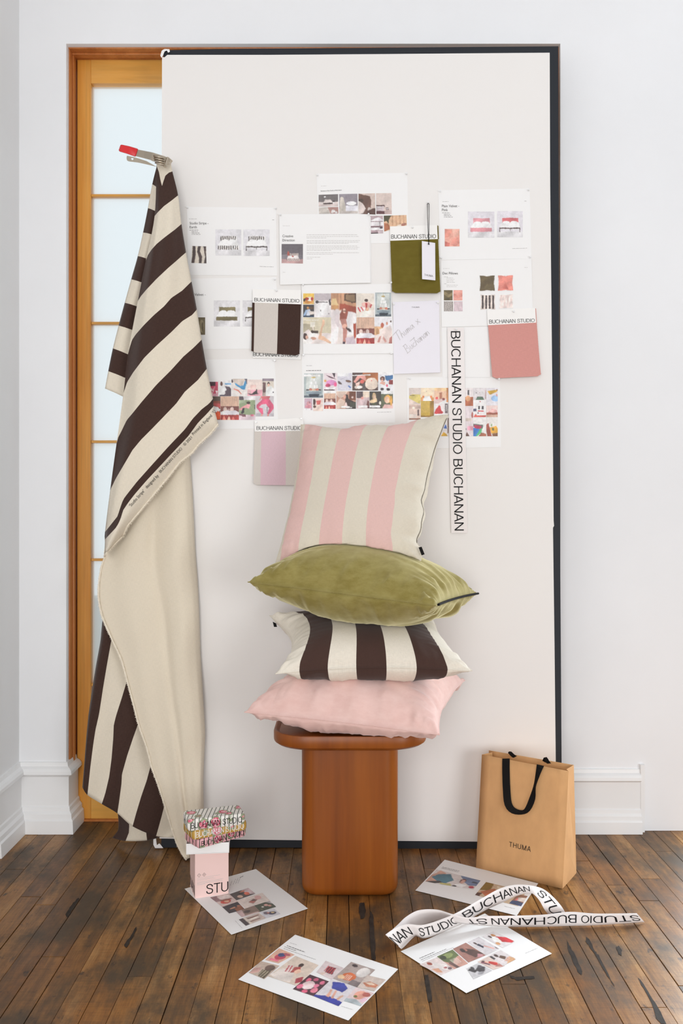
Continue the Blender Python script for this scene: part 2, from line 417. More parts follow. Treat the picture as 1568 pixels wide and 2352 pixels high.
# ------------------------------------------------------------------ the setting
WY, OX0, OX1, OZ = 2.69, -0.883, 0.702, 2.526            # wall face, opening left / right / top
WT = 0.16
struct('wall_back', *merge(box(-1.034, OX0, WY, WY + WT, 0, 3.05), box(OX1, 1.16, WY, WY + WT, 0, 3.05), box(2.08, 2.6, WY, WY + WT, 0, 3.05), box(1.16, 2.08, WY, WY + WT, 2.25, 3.05), box(OX0, OX1, WY, WY + WT, OZ, 3.05)), M['wall'])  # the far right opening is added out of view for the floor glare
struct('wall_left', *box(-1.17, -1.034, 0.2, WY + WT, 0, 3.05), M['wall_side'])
struct('ceiling', *box(-1.17, 2.6, 0.4, WY + WT, 3.05, 3.12), M['wall'])
struct('wall_exterior', *box(-2.2, 1.6, 3.9, 4.05, -0.3, 0.62), plaster('pale_green_parapet', (206, 216, 208)))

def planks():
    rnd = random.Random(7); V, F, C = [], [], []; Wd = 0.0545
    k0 = int((-1.03 + 0.036) / Wd) - 1
    for k in range(k0, int(2.4 / Wd) + 2):
        xa = -0.036 + k * Wd; y = -1.2 - rnd.random() * 0.9
        while y < WY + 0.08:
            L = rnd.choice((0.45, 0.6, 0.8, 1.0, 1.3)) * (0.8 + .4 * rnd.random()); y1 = min(y + L, WY + 0.14)
            if y1 > -1.1:
                g0, g1 = rnd.choice((.0002, .0004, .0007, .0014)), rnd.choice((.0002, .0004, .0006, .0011))
                x0, x1 = xa + g0, xa + Wd - g1; ya, yb = max(y, -1.1) + .0005, y1 - .0006
                dz = -rnd.random() * 0.0008; ch = 0.0007; n = len(V)
                for z, i in ((-0.018, 0), (-ch, 0), (0, ch)):
                    zz = z + dz
                    V += [(x0 + i, ya + i, zz), (x1 - i, ya + i, zz), (x1 - i, yb - i, zz), (x0 + i, yb - i, zz)]
                col = (rnd.random(), rnd.random(), rnd.random(), 1)
                for r in (0, 4):
                    for q in range(4): F.append((n + r + q, n + r + (q + 1) % 4, n + r + 4 + (q + 1) % 4, n + r + 4 + q)); C.append(col)
                F.append((n + 8, n + 9, n + 10, n + 11)); C.append(col)
            y = y1
    n = len(V); v, f = box(-1.17, 2.5, -1.2, WY + 0.14, -0.05, -0.0145)
    V += v; fb = [tuple(i + n for i in q) for q in f]
    return V, F + fb, C + [(0, 0, 0, 1)] * 6, [0] * len(F) + [1] * 6
V, F, C, I = planks()
def wear(q, seed):                                         # splintered seams filled with dark grime
    rnd = random.Random(seed); n = len(V); m_ = len(q)
    pts = []
    for (xa, ya), (xb, yb) in zip(q, q[1:] + q[:1]):
        for k in range(4):
            f = k / 4; j = 0 if k == 0 else 1
            pts.append((xa + (xb - xa) * f + j * rnd.uniform(-1.2, 1.2), ya + (yb - ya) * f + j * rnd.uniform(-1.2, 1.2)))
    V.extend([tuple(PF(x, y, .0005)) for x, y in pts]); F.append(tuple(range(n, n + len(pts)))); C.append((0, 0, 0, 1)); I.append(2)
for k, q in enumerate(([(1300, 2156), (1306, 2170), (1320, 2192), (1337, 2232), (1334, 2240), (1326, 2232), (1312, 2200), (1303, 2178)], [(1345, 2152), (1352, 2156), (1366, 2185), (1376, 2196), (1388, 2220), (1400, 2245), (1411, 2266), (1404, 2256), (1385, 2226), (1368, 2196), (1352, 2172), (1344, 2162)],
        [(1414, 2176), (1420, 2172), (1428, 2182), (1427, 2195), (1420, 2192)], [(1464, 2245), (1470, 2250), (1494, 2288), (1512, 2316), (1530, 2352), (1518, 2352), (1506, 2338), (1498, 2310), (1482, 2278)], [(825, 2075), (836, 2072), (840, 2090), (836, 2108), (828, 2112), (824, 2095)],
        [(851, 2092), (856, 2100), (859, 2140), (862, 2180), (862, 2205), (853, 2202), (849, 2150), (847, 2110)], [(975, 2240), (983, 2238), (988, 2270), (992, 2300), (984, 2302), (978, 2275)], [(150, 2100), (165, 2078), (180, 2062), (182, 2066), (168, 2088), (155, 2108)], [(285, 2170), (300, 2150), (313, 2128), (314, 2134), (302, 2158), (290, 2178)],
        [(1168, 2238), (1182, 2244), (1226, 2242), (1228, 2247), (1190, 2252), (1172, 2246)])): wear(q, k)
struct('floor', V, F, [M['floor'], M['floor_gap'], M['floor_grime']], cols=C, midx=I)

def sweep(path, prof):
    """profile (offset to the right of the path, z) swept along a path with mitred corners"""
    V, F = [], []; n = len(prof); pts = [Vector(p) for p in path]
    for i, p in enumerate(pts):
        ds = []
        if i > 0: ds.append((pts[i] - pts[i - 1]).normalized())
        if i < len(pts) - 1: ds.append((pts[i + 1] - pts[i]).normalized())
        ns = [Vector((d.y, -d.x)) for d in ds]
        m_ = ns[0] if len(ns) == 1 else (ns[0] + ns[1]).normalized()
        m_ = m_ / m_.dot(ns[0])
        for o, z in prof: V.append((p.x + m_.x * o, p.y + m_.y * o, z))
    for i in range(len(pts) - 1):
        for k in range(n - 1): F.append((i * n + k, i * n + k + 1, (i + 1) * n + k + 1, (i + 1) * n + k))
    F += [tuple(range(n)), tuple(range((len(pts) - 1) * n, len(pts) * n))[::-1]]
    return V, F
PROF = [(0, .222), (.006, .221), (.008, .209), (.018, .203), (.023, .196), (.024, .186), (.015, .180), (.012, .176), (.012, .084), (.016, .080), (.017, .068), (.024, .060), (.025, .046), (.030, .041), (.032, .004), (.032, 0), (0, 0)]
struct('baseboard_left', *sweep([(-1.034, 2.472), (-1.034, WY), (OX0, WY), (OX0, WY + .085)], PROF), M['trim_white'])
struct('baseboard_right', *sweep([(OX1 + .002, WY + .06), (OX1 + .002, WY), (0.955, WY), (0.955, WY + .02)][1:3], [(o, z * .9) for o, z in PROF]), M['trim_white'])
struct('trim_1', *merge(box(0.955, 0.968, WY - .014, WY, 0, .215)), M['trim_white'])
struct('trim_2', *merge(                                   # brown lining of the opening with its stop beads
    box(OX0, OX0 + .004, WY + .024, WY + WT, 0.0, OZ), box(OX1 - .004, OX1, WY + .018, WY + WT, 0, OZ), box(OX0, OX1, WY + .020, WY + WT, OZ - .004, OZ),
    box(OX0 + .004, OX0 + .008, WY + .050, WY + .068, 0, OZ - .004), box(OX0 + .004, OX1 - .004, WY + .045, WY + .068, OZ - .010, OZ - .004)), M['jamb_wood'], bevel=.0012)

# door: glazed leaf behind the board
DY = WY + .088
D0, D1 = OX0 + .005, OX1 - .005
def zpx(y, d): return EYE - (y - CY) / FPX * d
def xpx(x, d): return (x - CX) / FPX * d
door = Thing('door_1', loc=(D0, DY, 0), kind='structure')
gl0 = xpx(208.5, DY)
gl1 = -0.10
zt, zb = zpx(191, DY), 0.118
door.part('stile', *box(D0 + .002, gl0, DY, DY + .04, 0.006, zpx(134, DY)), M['door_wood'], bevel=.002)
door.part('stile', *box(gl1, 0.03, DY, DY + .04, 0.006, zpx(134, DY)), M['door_wood'], bevel=.002)
door.part('top_rail', *box(gl0, gl1, DY, DY + .04, zt, zpx(134, DY)), M['rail_wood'], bevel=.0015)
door.part('bottom_rail', *box(gl0, gl1, DY, DY + .04, 0.006, zb), M['rail_wood'], bevel=.0015)
zs = [zt] + [zpx(y, DY) for y in (447, 741, 1014, 1286, 1574)] + [zb]
for z in zs[1:-1]: door.part('muntin', *box(gl0, gl1, DY + .006, DY + .03, z - .0042, z + .0042), M['rail_wood'], bevel=.001)
for a, b in zip(zs, zs[1:]): door.part('glass_pane', *box(gl0, gl1, DY + .017, DY + .021, b + .004, a - .004), M['pane'])
door2 = Thing('door_2', loc=(D1, DY, 0), kind='structure')
door2.part('panel', *box(0.032, D1, DY, DY + .04, 0.006, zpx(134, DY)), M['rail_wood'], bevel=.002)
struct('trim_3', *box(OX0, OX1, WY + .08, WY + WT, 0, .006), M['jamb_wood'])

# ------------------------------------------------------------------ leaning board
bd = Thing('display_board', 'tall white foam board with black edges leaning in the doorway', 'board', PB(820, 1945))
def slab(px, o0, o1, n=1):
    k = len(px); V = [PB(x, y, o0) for x, y in px] + [PB(x, y, o1) for x, y in px]
    F = [tuple(range(k)), tuple(range(k, 2 * k))[::-1]] + [(i, (i + 1) % k, k + (i + 1) % k, k + i) for i in range(k)]
    return V, F
white_px = [(372, 131), (378, 131.5), (384, 126), (620, 126), (900, 124), (1262, 121), (1263, 420), (1267, 800), (1271, 1196), (1272, 1208), (1269.5, 1212), (1273, 1480), (1276, 1760), (1277, 1936), (1090, 1933), (920, 1931.5), (700, 1930), (520, 1928), (372, 1926), (366, 1926)]
core_px = [(376, 116), (520, 113), (900, 110), (1281, 107), (1283, 800), (1285.5, 1300), (1290, 1958), (1090, 1950), (700, 1946), (371, 1946), (371, 1500)]
bd.part('core', *slab(core_px, -0.026, 0.0), M['black_board'], bevel=.001)
bd.part('white_facing', *slab(white_px, 0.0005, 0.0035), M['white_face'])
for q in ([(368, 128), (371, 117), (374, 114.5), (378, 112.5), (389, 113), (390, 119), (386, 121), (383, 116), (378, 118), (374, 128), (371, 133)],
          [(352, 1926), (358, 1925), (360, 1941), (366, 1937), (375, 1948), (356, 1948), (352, 1940)]):
    bd.part('torn_corner', *slab(q, 0.0002, 0.006), M['paper'], label='torn white foam at the corner')

# ------------------------------------------------------------------ printed sheets
ell = [(math.cos(a * math.pi / 6), math.sin(a * math.pi / 6)) for a in range(12)]
class Sheet:
    """a sheet of paper with its printed pictures; fn(x, y, off) maps photo pixels to the sheet's own flat plane"""
    def __init__(self, name, corners, label, cat, fn, layer, group=None, mat='paper', thick=.0004, curl=None):
        self.fn, self.l = fn, layer
        c = [fn(x, y, layer) for x, y in corners]
        cen = sum(c, Vector()) / 4
        self.t = Thing(name, label, cat, cen, group)
        n = (c[1] - c[0]).cross(c[3] - c[0]).normalized()
        if n.dot(Vector((0, 0, EYE)) - cen) < 0: n = -n
        self.n = n
        lift = (lambda u, v: 0) if not curl else curl
        def f(s): return lambda u, v: bil(c, u, v) + n * (s + lift(u, v))
        N = 10 if curl else 1
        v1, f1 = grid(f(0), N, N); v2, f2 = grid(f(-thick), N, N)
        V, F = v1 + v2, f1 + [tuple(i + len(v1) for i in q)[::-1] for q in f2]
        rim = [i for i in range(N)] + [i * (N + 1) + N for i in range(N)] + [N * (N + 1) + N - i for i in range(N)] + [(N - i) * (N + 1) for i in range(N)]
        k = len(v1)
        for a, b in zip(rim, rim[1:] + rim[:1]): F.append((a, k + a, k + b, b))
        self.t.part('sheet', V, F, M[mat])
    def quad(self, q):
        if len(q) == 2 and not hasattr(q[0], '__len__'): raise ValueError
        if len(q) == 4 and not hasattr(q[0], '__len__'):
            x0, y0, x1, y1 = q; q = [(x0, y0), (x1, y0), (x1, y1), (x0, y1)]
        return [self.fn(x, y, self.l) for x, y in q]
    def photo(self, q, bg, shapes=(), name='printed_photo'):
        c = self.quad(q); polys = []
        def poly(pts, col): polys.append((pts, np.array(rgb(col)[:3])))
        for s in shapes:
            k, a = s[0], s[1:]
            if k == 'r': poly([(a[0], a[1]), (a[2], a[1]), (a[2], a[3]), (a[0], a[3])], a[4])
            elif k == 'e':
                r = math.radians(a[5]) if len(a) > 5 else 0
                poly([(a[0] + a[2] * x * math.cos(r) - a[3] * y * math.sin(r), a[1] + a[2] * x * math.sin(r) + a[3] * y * math.cos(r)) for x, y in ell], a[4])
            elif k == 'p': poly(a[0], a[1])
            elif k == 's':                                 # stripes: x0 y0 x1 y1 n colour fill
                for i in range(a[4]):
                    w = (a[2] - a[0]) / a[4]; poly([(a[0] + w * i, a[1]), (a[0] + w * (i + a[6]), a[1]), (a[0] + w * (i + a[6]), a[3]), (a[0] + w * i, a[3])], a[5])
        nu = int(max(14, min(76, (c[1] - c[0]).length * 747 * 1.15))); nv = int(max(14, min(76, (c[3] - c[0]).length * 747 * 1.15)))
        R = np.random.RandomState(int(abs(c[0].x * 7919 + c[0].z * 104729 + c[0].y * 1299709)) % 100000 + 7); SS = 3
        gu, gv = np.meshgrid((np.arange((nu + 1) * SS) + .5) / ((nu + 1) * SS), (np.arange((nv + 1) * SS) + .5) / ((nv + 1) * SS))
        wu, wv = gu.copy(), gv.copy()
        for f, amp in ((2, .007), (5, .006), (9, .005)):    # slightly irregular outlines
            p = R.rand(4) * 6.28; wu += amp * np.sin(6.28 * f * gv + p[0]) * np.cos(6.28 * f * .7 * gu + p[1]); wv += amp * np.sin(6.28 * f * gu + p[2]) * np.cos(6.28 * f * .8 * gv + p[3])
        wu, wv = np.clip(wu, 0.001, .999), np.clip(wv, 0.001, .999)
        img = np.zeros(gu.shape + (3,)); img[:] = rgb(bg)[:3]
        for pts, col in polys:
            ins = np.zeros(gu.shape, bool); m_ = len(pts)
            for i in range(m_):
                (x1, y1), (x2, y2) = pts[i], pts[(i + 1) % m_]
                if y1 == y2: continue
                ins ^= ((y1 > wv) != (y2 > wv)) & (wu < (x2 - x1) * (wv - y1) / (y2 - y1) + x1)
            ys = [p[1] for p in pts]; g = 1 + .16 * np.sin(gu * (4 + 5 * R.rand()) + gv * (3 + 6 * R.rand()) + 6.28 * R.rand())   # tonal modelling inside each printed shape
            img[ins] = np.clip(col * g[ins][:, None], 0, .95)
        img = img.reshape(nv + 1, SS, nu + 1, SS, 3).mean((1, 3))
        pad = np.pad(img, ((1, 1), (1, 1), (0, 0)), mode='edge')
        img = img * .7 + .3 * (pad[:-2, 1:-1] + pad[2:, 1:-1] + pad[1:-1, :-2] + pad[1:-1, 2:]) / 4
        for q_, amp in ((5, .09), (11, .07), (23, .06)):     # photographic light and texture
            z_ = R.rand(q_ + 2, q_ + 2) - .5
            yi, xi = np.linspace(0, q_ - .01, nv + 1), np.linspace(0, q_ - .01, nu + 1); y0, x0 = yi.astype(int), xi.astype(int); fy, fx = (yi - y0)[:, None], (xi - x0)[None]
            zz = (z_[y0][:, x0] * (1 - fx) + z_[y0][:, x0 + 1] * fx) * (1 - fy) + (z_[y0 + 1][:, x0] * (1 - fx) + z_[y0 + 1][:, x0 + 1] * fx) * fy
            img = img * (1 + 2 * amp * zz[:, :, None])
        img = np.clip(img * (1 + .08 * (R.rand(nv + 1, nu + 1, 1) - .5)), 0, .95)
        self.k = getattr(self, 'k', 0) + 1; off = .00025 + .00003 * self.k
        V, F = grid(lambda u, v: bil(c, u, v) + self.n * off, nu, nv)
        o = self.t.part(name, V, F, M['print'])
        a = o.data.color_attributes.new('print', 'FLOAT_COLOR', 'POINT')
        a.data.foreach_set('color', np.concatenate([img, np.ones(img.shape[:2] + (1,))], 2).astype(np.float32).ravel())
        return o
    def text(self, s, q, mat='ink', name='lettering', spacing=1.0, off=.0009, parent=None):
        """q: corners of the cap-height box TL TR BR BL"""
        c = self.quad(q)
        v, f = letters(lambda a, b: bil(c, a, 1 - b) + self.n * off, s, spacing)
        return self.t.part(name, v, f, M[mat], parent=parent)
    def lines(self, rows, mat='ink_pale', name='fine_print', seed=1):
        """rows of small print: (x0, y0, x1, y1, thickness px)"""
        rnd = random.Random(seed); blocks = []
        for r in rows:
            for b in blocks:
                if any(abs(r[1] - q[1]) < 11 and abs(r[0] - q[0]) < 40 for q in b): b.append(r); break
            else: blocks.append([r])
        for b in blocks:
            V, F = [], []
            for x0, y0, x1, y1, th in b:
                L = math.hypot(x1 - x0, y1 - y0); p = 0
                nx, ny = -(y1 - y0) / L * th / 2, (x1 - x0) / L * th / 2
                while p < L:
                    w = min(rnd.uniform(2.5, 7.5), L - p)
                    a, e = (x0 + (x1 - x0) * p / L, y0 + (y1 - y0) * p / L), (x0 + (x1 - x0) * (p + w) / L, y0 + (y1 - y0) * (p + w) / L)
                    n = len(V)
                    for (x, y), sg in ((a, -1), (e, -1), (e, 1), (a, 1)): V.append(self.fn(x + nx * sg, y + ny * sg, self.l) + self.n * .0004)
                    F.append((n, n + 1, n + 2, n + 3)); p += w + 1.1
            self.t.part(name, V, F, M[mat])
def pb(x, y, layer): return PB(x, y, .0042 + layer * .0011)
W_ = (244, 242, 240)
def bed(head, foot, striped=None, leg=False):
    """small printed bed on a pale ground"""
    s = [('r', 0, .78, 1, 1, (222, 220, 222)), ('r', .2, .26, .82, .5, head)]
    if striped: s += [('s', .2, .26, .82, .5, 8, striped, .5)]
    s += [('p', [(.1, .62), (.2, .44), (.82, .44), (.9, .62), (.9, .7), (.1, .7)], (248, 247, 247)), ('e', .36, .43, .14, .05, (252, 252, 252)), ('e', .66, .43, .14, .05, (252, 252, 252))]
    if leg: s += [('r', .1, .63, .9, .68, foot), ('r', .1, .63, .13, .8, foot), ('r', .87, .63, .9, .8, foot), ('r', .5, .68, .52, .76, foot)]
    else:
        s += [('r', .1, .62, .9, .77, foot)]
        if striped: s += [('s', .1, .62, .9, .77, 10, striped, .5)]
    return s
curtain = [('s', 0, 0, 1, .45, 11, (206, 168, 146), .45), ('r', 0, .42, 1, .7, (128, 72, 64)), ('e', .25, .55, .1, .1, (226, 200, 190)), ('e', .62, .55, .1, .1, (224, 198, 190)), ('e', .44, .6, .08, .08, (176, 140, 134)),
           ('p', [(0, .66), (.2, .6), (.8, .6), (1, .68), (1, .76), (.5, .8), (0, .78)], (240, 236, 242)), ('r', 0, .78, 1, 1, (176, 58, 54)), ('p', [(.1, 1), (.2, .8), (.3, 1)], (236, 140, 124)), ('p', [(.35, 1), (.45, .82), (.55, 1)], (246, 190, 170)), ('p', [(.6, 1), (.68, .84), (.8, 1)], (226, 120, 110))]
frames = [('r', 0, 0, 1, 1, (176, 186, 188)), ('r', .12, .05, .88, .75, (206, 212, 208)), ('e', .5, .17, .12, .03, (196, 168, 96)), ('r', .49, 0, .51, .16, (180, 160, 110)), ('s', .4, .22, .6, .32, 2, (238, 238, 234), .8), ('s', .34, .34, .68, .45, 3, (240, 240, 236), .82), ('s', .28, .47, .74, .6, 4, (238, 238, 234), .82),
          ('e', .2, .68, .1, .03, (64, 60, 64)), ('e', .82, .68, .1, .03, (64, 60, 64)), ('e', .36, .66, .09, .05, (214, 140, 116)), ('e', .52, .66, .09, .04, (222, 190, 160)), ('e', .68, .66, .09, .05, (208, 126, 104)), ('r', .1, .73, .92, .84, (142, 158, 168)), ('r', .25, .84, .8, .96, (44, 58, 74)), ('r', 0, .9, 1, 1, (96, 108, 118)), ('r', .28, .86, .76, .96, (40, 52, 66))]

# 1 striped bed sheet
s = Sheet('paper_sheet', [(429, 475), (634, 477), (636, 633), (431, 632)], 'white sheet with two small striped beds and a striped fabric picture', 'sheet', pb, 0, 'printed sheets pinned to the board')
s.text('Studio Stripe -', [(435.5, 509.5), (478.5, 509.5), (478.5, 515.5), (435.5, 515.5)], 'ink_soft'); s.text('Earth', [(435.5, 518.5), (452, 518.5), (452, 524.5), (435.5, 524.5)], 'ink_soft')
s.lines([(434, 503, 452, 503, .6), (435, 528.5, 455, 528.5, 1.1), (440, 532, 454, 532, 1.1), (440, 535.2, 458, 535.2, 1.1), (440, 538.4, 461, 538.4, .9), (596, 612, 628, 613, .7), (625, 505, 630, 505, .8)], 'ink_mid')
s.photo((494.5, 527, 554, 587), (226, 224, 228), bed((240, 236, 232), (240, 236, 232), (62, 48, 50)))
s.photo((558.5, 527, 619, 588), (226, 224, 228), bed((240, 236, 232), (70, 56, 56), (62, 48, 50), True))
s.photo([(441, 565), (473.5, 566), (474, 605), (439.5, 604)], (222, 212, 198), [('p', [(.05, 0), (.25, 0), (.28, .5), (.2, 1), (0, 1), (.06, .5)], (66, 48, 46)), ('p', [(.42, 0), (.62, 0), (.56, .3), (.7, .6), (.68, 1), (.48, 1), (.5, .65), (.36, .35)], (66, 48, 46)), ('p', [(.78, 0), (.98, 0), (.96, .4), (1, .7), (1, 1), (.82, 1), (.9, .6)], (66, 48, 46))])
# 2 olive velvet sheet, half behind the hanging fabric
s = Sheet('paper_sheet', [(434, 640), (634, 637), (640, 800), (440, 803)], 'white sheet with olive beds half hidden behind the hanging striped fabric', 'sheet', pb, 0, 'printed sheets pinned to the board')
s.text('Plain Velvet -', [(430, 673.5), (472, 673.5), (472, 679.5), (430, 679.5)], 'ink_soft')
s.photo((491, 690, 551, 750), (226, 224, 226), bed((130, 118, 78), (106, 94, 54)))
s.photo((557, 690, 617, 750), (226, 224, 226), bed((130, 118, 78), (70, 60, 56), None, True))
s.photo((440, 729, 471, 769), (104, 92, 60), [('e', .75, .5, .16, .36, (156, 142, 108)), ('e', .8, .55, .08, .28, (96, 84, 50)), ('e', .3, .4, .2, .4, (86, 76, 46))])
# 3 beds on grey and rose grounds, top of the wall
s = Sheet('paper_sheet', [(727, 399), (935, 397), (938, 558), (731, 560)], 'topmost white sheet with grey and brown bedroom pictures', 'sheet', pb, 0, 'printed sheets pinned to the board')
s.text('Buchanan x New Studio at Pinch board', [(736.5, 437.5), (784, 435.5), (784, 438), (736.5, 440)], 'ink'); s.lines([(737, 427.5, 750, 427, .6)])
s.photo([(731.5, 447.5), (776, 446), (776, 474), (731.5, 475)], (112, 106, 106), [('r', 0, .62, 1, 1, (214, 200, 196)), ('e', .32, .2, .05, .06, (240, 238, 236)), ('p', [(.25, .62), (.35, .42), (.62, .42), (.7, .6), (.7, .68), (.25, .68)], (216, 206, 202)), ('r', .24, .68, .72, .8, (66, 48, 46)), ('r', .74, .52, .82, .62, (60, 44, 44)), ('e', .78, .68, .04, .05, (244, 244, 244)), ('r', .06, .66, .2, .76, (232, 224, 220))])
s.photo([(731.8, 476.5), (776.5, 475.5), (777, 490.5), (732, 491.5)], (176, 136, 128), [('p', [(0, 0), (.45, .0), (.6, 1), (0, 1)], (214, 206, 198)), ('p', [(.2, .3), (.5, .4), (.55, 1), (0, 1)], (196, 188, 180)), ('e', .74, .6, .1, .2, (244, 240, 238)), ('e', .88, .8, .07, .14, (240, 236, 236)), ('e', .68, .78, .07, .12, (236, 230, 228))])
s.photo([(778.5, 446), (820.5, 445), (821.5, 490.5), (779, 491)], (150, 142, 150), [('p', [(0, 1), (.06, .2), (.14, .14), (.24, .2), (.34, .6), (.38, 1)], (204, 196, 186)), ('r', .36, .6, 1, .88, (238, 236, 244)), ('e', .65, .48, .28, .1, (246, 245, 250)), ('r', .1, .86, 1, 1, (200, 190, 184))])
s.photo([(823, 445), (861, 444), (862, 493), (823, 491)], (214, 194, 184), [('p', [(0, 0), (.7, .15), (.75, .35), (.72, 1), (.2, 1), (0, .9)], (110, 78, 66)), ('e', .15, .35, .16, .1, (70, 52, 42)), ('p', [(0, .35), (.28, .5), (.42, .72), (.3, .95), (0, 1)], (224, 210, 204)), ('e', .64, .78, .1, .12, (220, 206, 198)), ('p', [(.5, 1), (.5, .85), (.85, .7), (1, .7), (1, 1)], (84, 56, 48))])
s.photo([(863, 444), (898.5, 443.5), (899.5, 492), (864, 492)], (218, 200, 192), [('r', 0, .82, 1, 1, (196, 172, 168)), ('r', 0, .56, .54, .66, (96, 62, 60)), ('r', 0, .62, .5, .84, (204, 190, 194)), ('e', .2, .65, .12, .03, (240, 236, 238)), ('r', .0, .84, .54, .98, (86, 46, 50)), ('r', .62, .68, .8, .8, (110, 84, 84)), ('r', .64, .72, .78, .76, (232, 226, 226))])
s.photo([(850, 496), (879, 495.5), (879.5, 536), (850, 537)], (186, 164, 168), [('p', [(0, .3), (.35, .15), (.7, .1), (1, .25), (1, .34), (0, .34)], (240, 236, 240)), ('r', 0, .3, 1, .35, (168, 146, 150)), ('r', 0, .35, 1, .56, (232, 228, 230)), ('r', .72, .3, .77, .8, (84, 66, 72)), ('r', 0, .58, .9, .66, (124, 98, 104)), ('r', 0, .66, 1, .8, (240, 236, 238)), ('e', .85, .68, .12, .05, (58, 50, 58)), ('p', [(0, .8), (.5, .8), (.62, .95), (0, .95)], (178, 152, 158)), ('r', 0, .94, .6, 1, (62, 48, 52)), ('r', .62, .84, 1, 1, (212, 196, 200))])
s.photo([(881, 495.5), (933, 494), (934, 517.5), (882, 532)], (226, 186, 150), [('s', .35, 0, 1, .75, 4, (206, 160, 126), .35), ('p', [(0, 0), (.35, .0), (.22, .3), (.2, .6), (.12, .35), (0, .4)], (70, 66, 40)), ('p', [(0, .45), (.2, .55), (.3, .9), (0, 1)], (184, 112, 76)), ('e', .66, .86, .1, .1, (238, 218, 200)), ('e', .86, .84, .12, .12, (190, 126, 108))])
# 4 sheet behind the letter, then the letter
s = Sheet('paper_sheet', [(650, 500), (851, 498), (853, 650), (652, 653)], 'plain back sheet showing along the right edge of the sheet with grey paragraphs', 'sheet', pb, 1, 'printed sheets pinned to the board')
s = Sheet('paper_sheet', [(641, 492), (848, 492), (850.5, 650), (643, 654)], 'white sheet with four grey paragraphs and one small bed picture', 'sheet', pb, 3, 'printed sheets pinned to the board', curl=lambda u, v: .005 * max(0, v - .6) * u)
s.text('Creative', [(648.5, 539), (673, 539), (673, 545), (648.5, 545)], 'ink_soft'); s.text('Direction', [(648.5, 548.5), (676.5, 548.5), (676.5, 554.5), (648.5, 554.5)], 'ink_soft')
s.lines([(704, y, x, y, .8) for y, x in ((539.5, 820), (543.2, 823), (546.5, 750), (552.5, 826), (556, 824), (559, 800), (565, 820), (568.5, 825), (572, 821), (575.3, 760), (580.5, 824), (584, 764), (591, 735), (594.5, 718))] + [(649, 519, 665, 519, .6), (810, 624, 842, 623, .6), (649, 625.5, 655, 625.5, .6)])
s.photo([(646.5, 560.5), (695.5, 560.5), (695.5, 605.5), (646.5, 604.5)], (104, 98, 104), [('r', 0, .55, 1, .8, (128, 122, 128)), ('r', 0, .78, 1, 1, (196, 158, 156)), ('r', .3, .48, .78, .64, (236, 226, 220)), ('s', .3, .48, .78, .64, 8, (110, 70, 66), .45), ('p', [(.24, .76), (.32, .6), (.76, .6), (.82, .76)], (236, 230, 228)), ('r', .24, .74, .82, .86, (238, 228, 222)), ('s', .24, .74, .82, .86, 10, (112, 72, 70), .5), ('e', .32, .5, .05, .12, (190, 96, 84)), ('e', .52, .64, .05, .04, (200, 90, 84))])
# 5 pink bed sheet
s = Sheet('paper_sheet', [(1006, 437), (1216, 433), (1220, 594), (1011, 597)], 'white sheet with two pink beds and a pink fabric picture', 'sheet', pb, 0, 'printed sheets pinned to the board')
s.text('Plain Velvet -', [(1014.5, 470), (1054, 470), (1054, 476), (1014.5, 476)], 'ink_soft'); s.text('Pink', [(1014.5, 479), (1028, 479), (1028, 485), (1014.5, 485)], 'ink_soft')
s.lines([(1016, 463, 1030, 463, .6), (1015, 489, 1033, 489, 1), (1019, 492.3, 1034, 492.3, 1), (1019, 495.3, 1036, 495.3, 1), (1019, 498.5, 1040, 498.5, .9), (1176, 571, 1210, 570, .6), (1204, 462, 1209, 462, .7)], 'ink_mid')
s.photo((1074.5, 486, 1135, 546), (228, 224, 230), bed((226, 156, 164), (222, 148, 156)))
s.photo((1141, 485, 1200, 545), (230, 226, 232), bed((216, 112, 116), (92, 66, 66), None, True))
s.photo((1021, 526, 1055, 566), (238, 172, 154), [('p', [(0, 0), (.5, .1), (.3, .45), (0, .5)], (228, 150, 132)), ('p', [(.5, .0), (1, 0), (1, .3), (.6, .5)], (244, 186, 168)), ('p', [(0, .7), (.35, .8), (.3, 1), (0, 1)], (214, 120, 108)), ('p', [(.5, .6), (.9, .45), (1, .8), (.7, 1), (.4, .9)], (232, 154, 138))])
# 6 dec pillows
s = Sheet('paper_sheet', [(1012, 598), (1220, 594), (1224, 746), (1014, 751)], 'white sheet with pictures of four small cushions', 'sheet', pb, 1, 'printed sheets pinned to the board')
s.text('Dec Pillows', [(1016, 624.5), (1051, 624.5), (1051, 630.5), (1016, 630.5)], 'ink_soft')
s.lines([(1017, 617, 1032, 617, .6), (1020, 636, 1028, 636, 1)] + [(1025, y, x, y, .8) for y, x in ((638.7, 1040), (642, 1043), (645.3, 1041), (648.6, 1045), (655, 1051), (658.5, 1048))] + [(1020, 651.8, 1026, 651.8, 1), (1204, 614.5, 1211, 614.5, .7)], 'ink_pale')
s.photo((1019, 666.5, 1039, 690), (104, 90, 56), [('p', [(0, .1), (.6, .4), (1, .2), (1, .5), (.5, .7), (0, .4)], (142, 126, 88)), ('e', .4, .85, .3, .1, (80, 70, 40))])
s.photo((1041, 666.5, 1061.5, 690), (240, 170, 156), [('p', [(0, .3), (.5, .5), (1, .2), (1, .6), (.4, .8), (0, .6)], (224, 148, 134))])
s.photo((1019, 692, 1040.5, 715), (236, 228, 220), [('s', .05, 0, 1, 1, 6, (60, 46, 48), .5)]); s.photo((1042, 692, 1062, 715), (222, 204, 208), [('s', 0, 0, 1, 1, 6, (212, 190, 196), .5)])
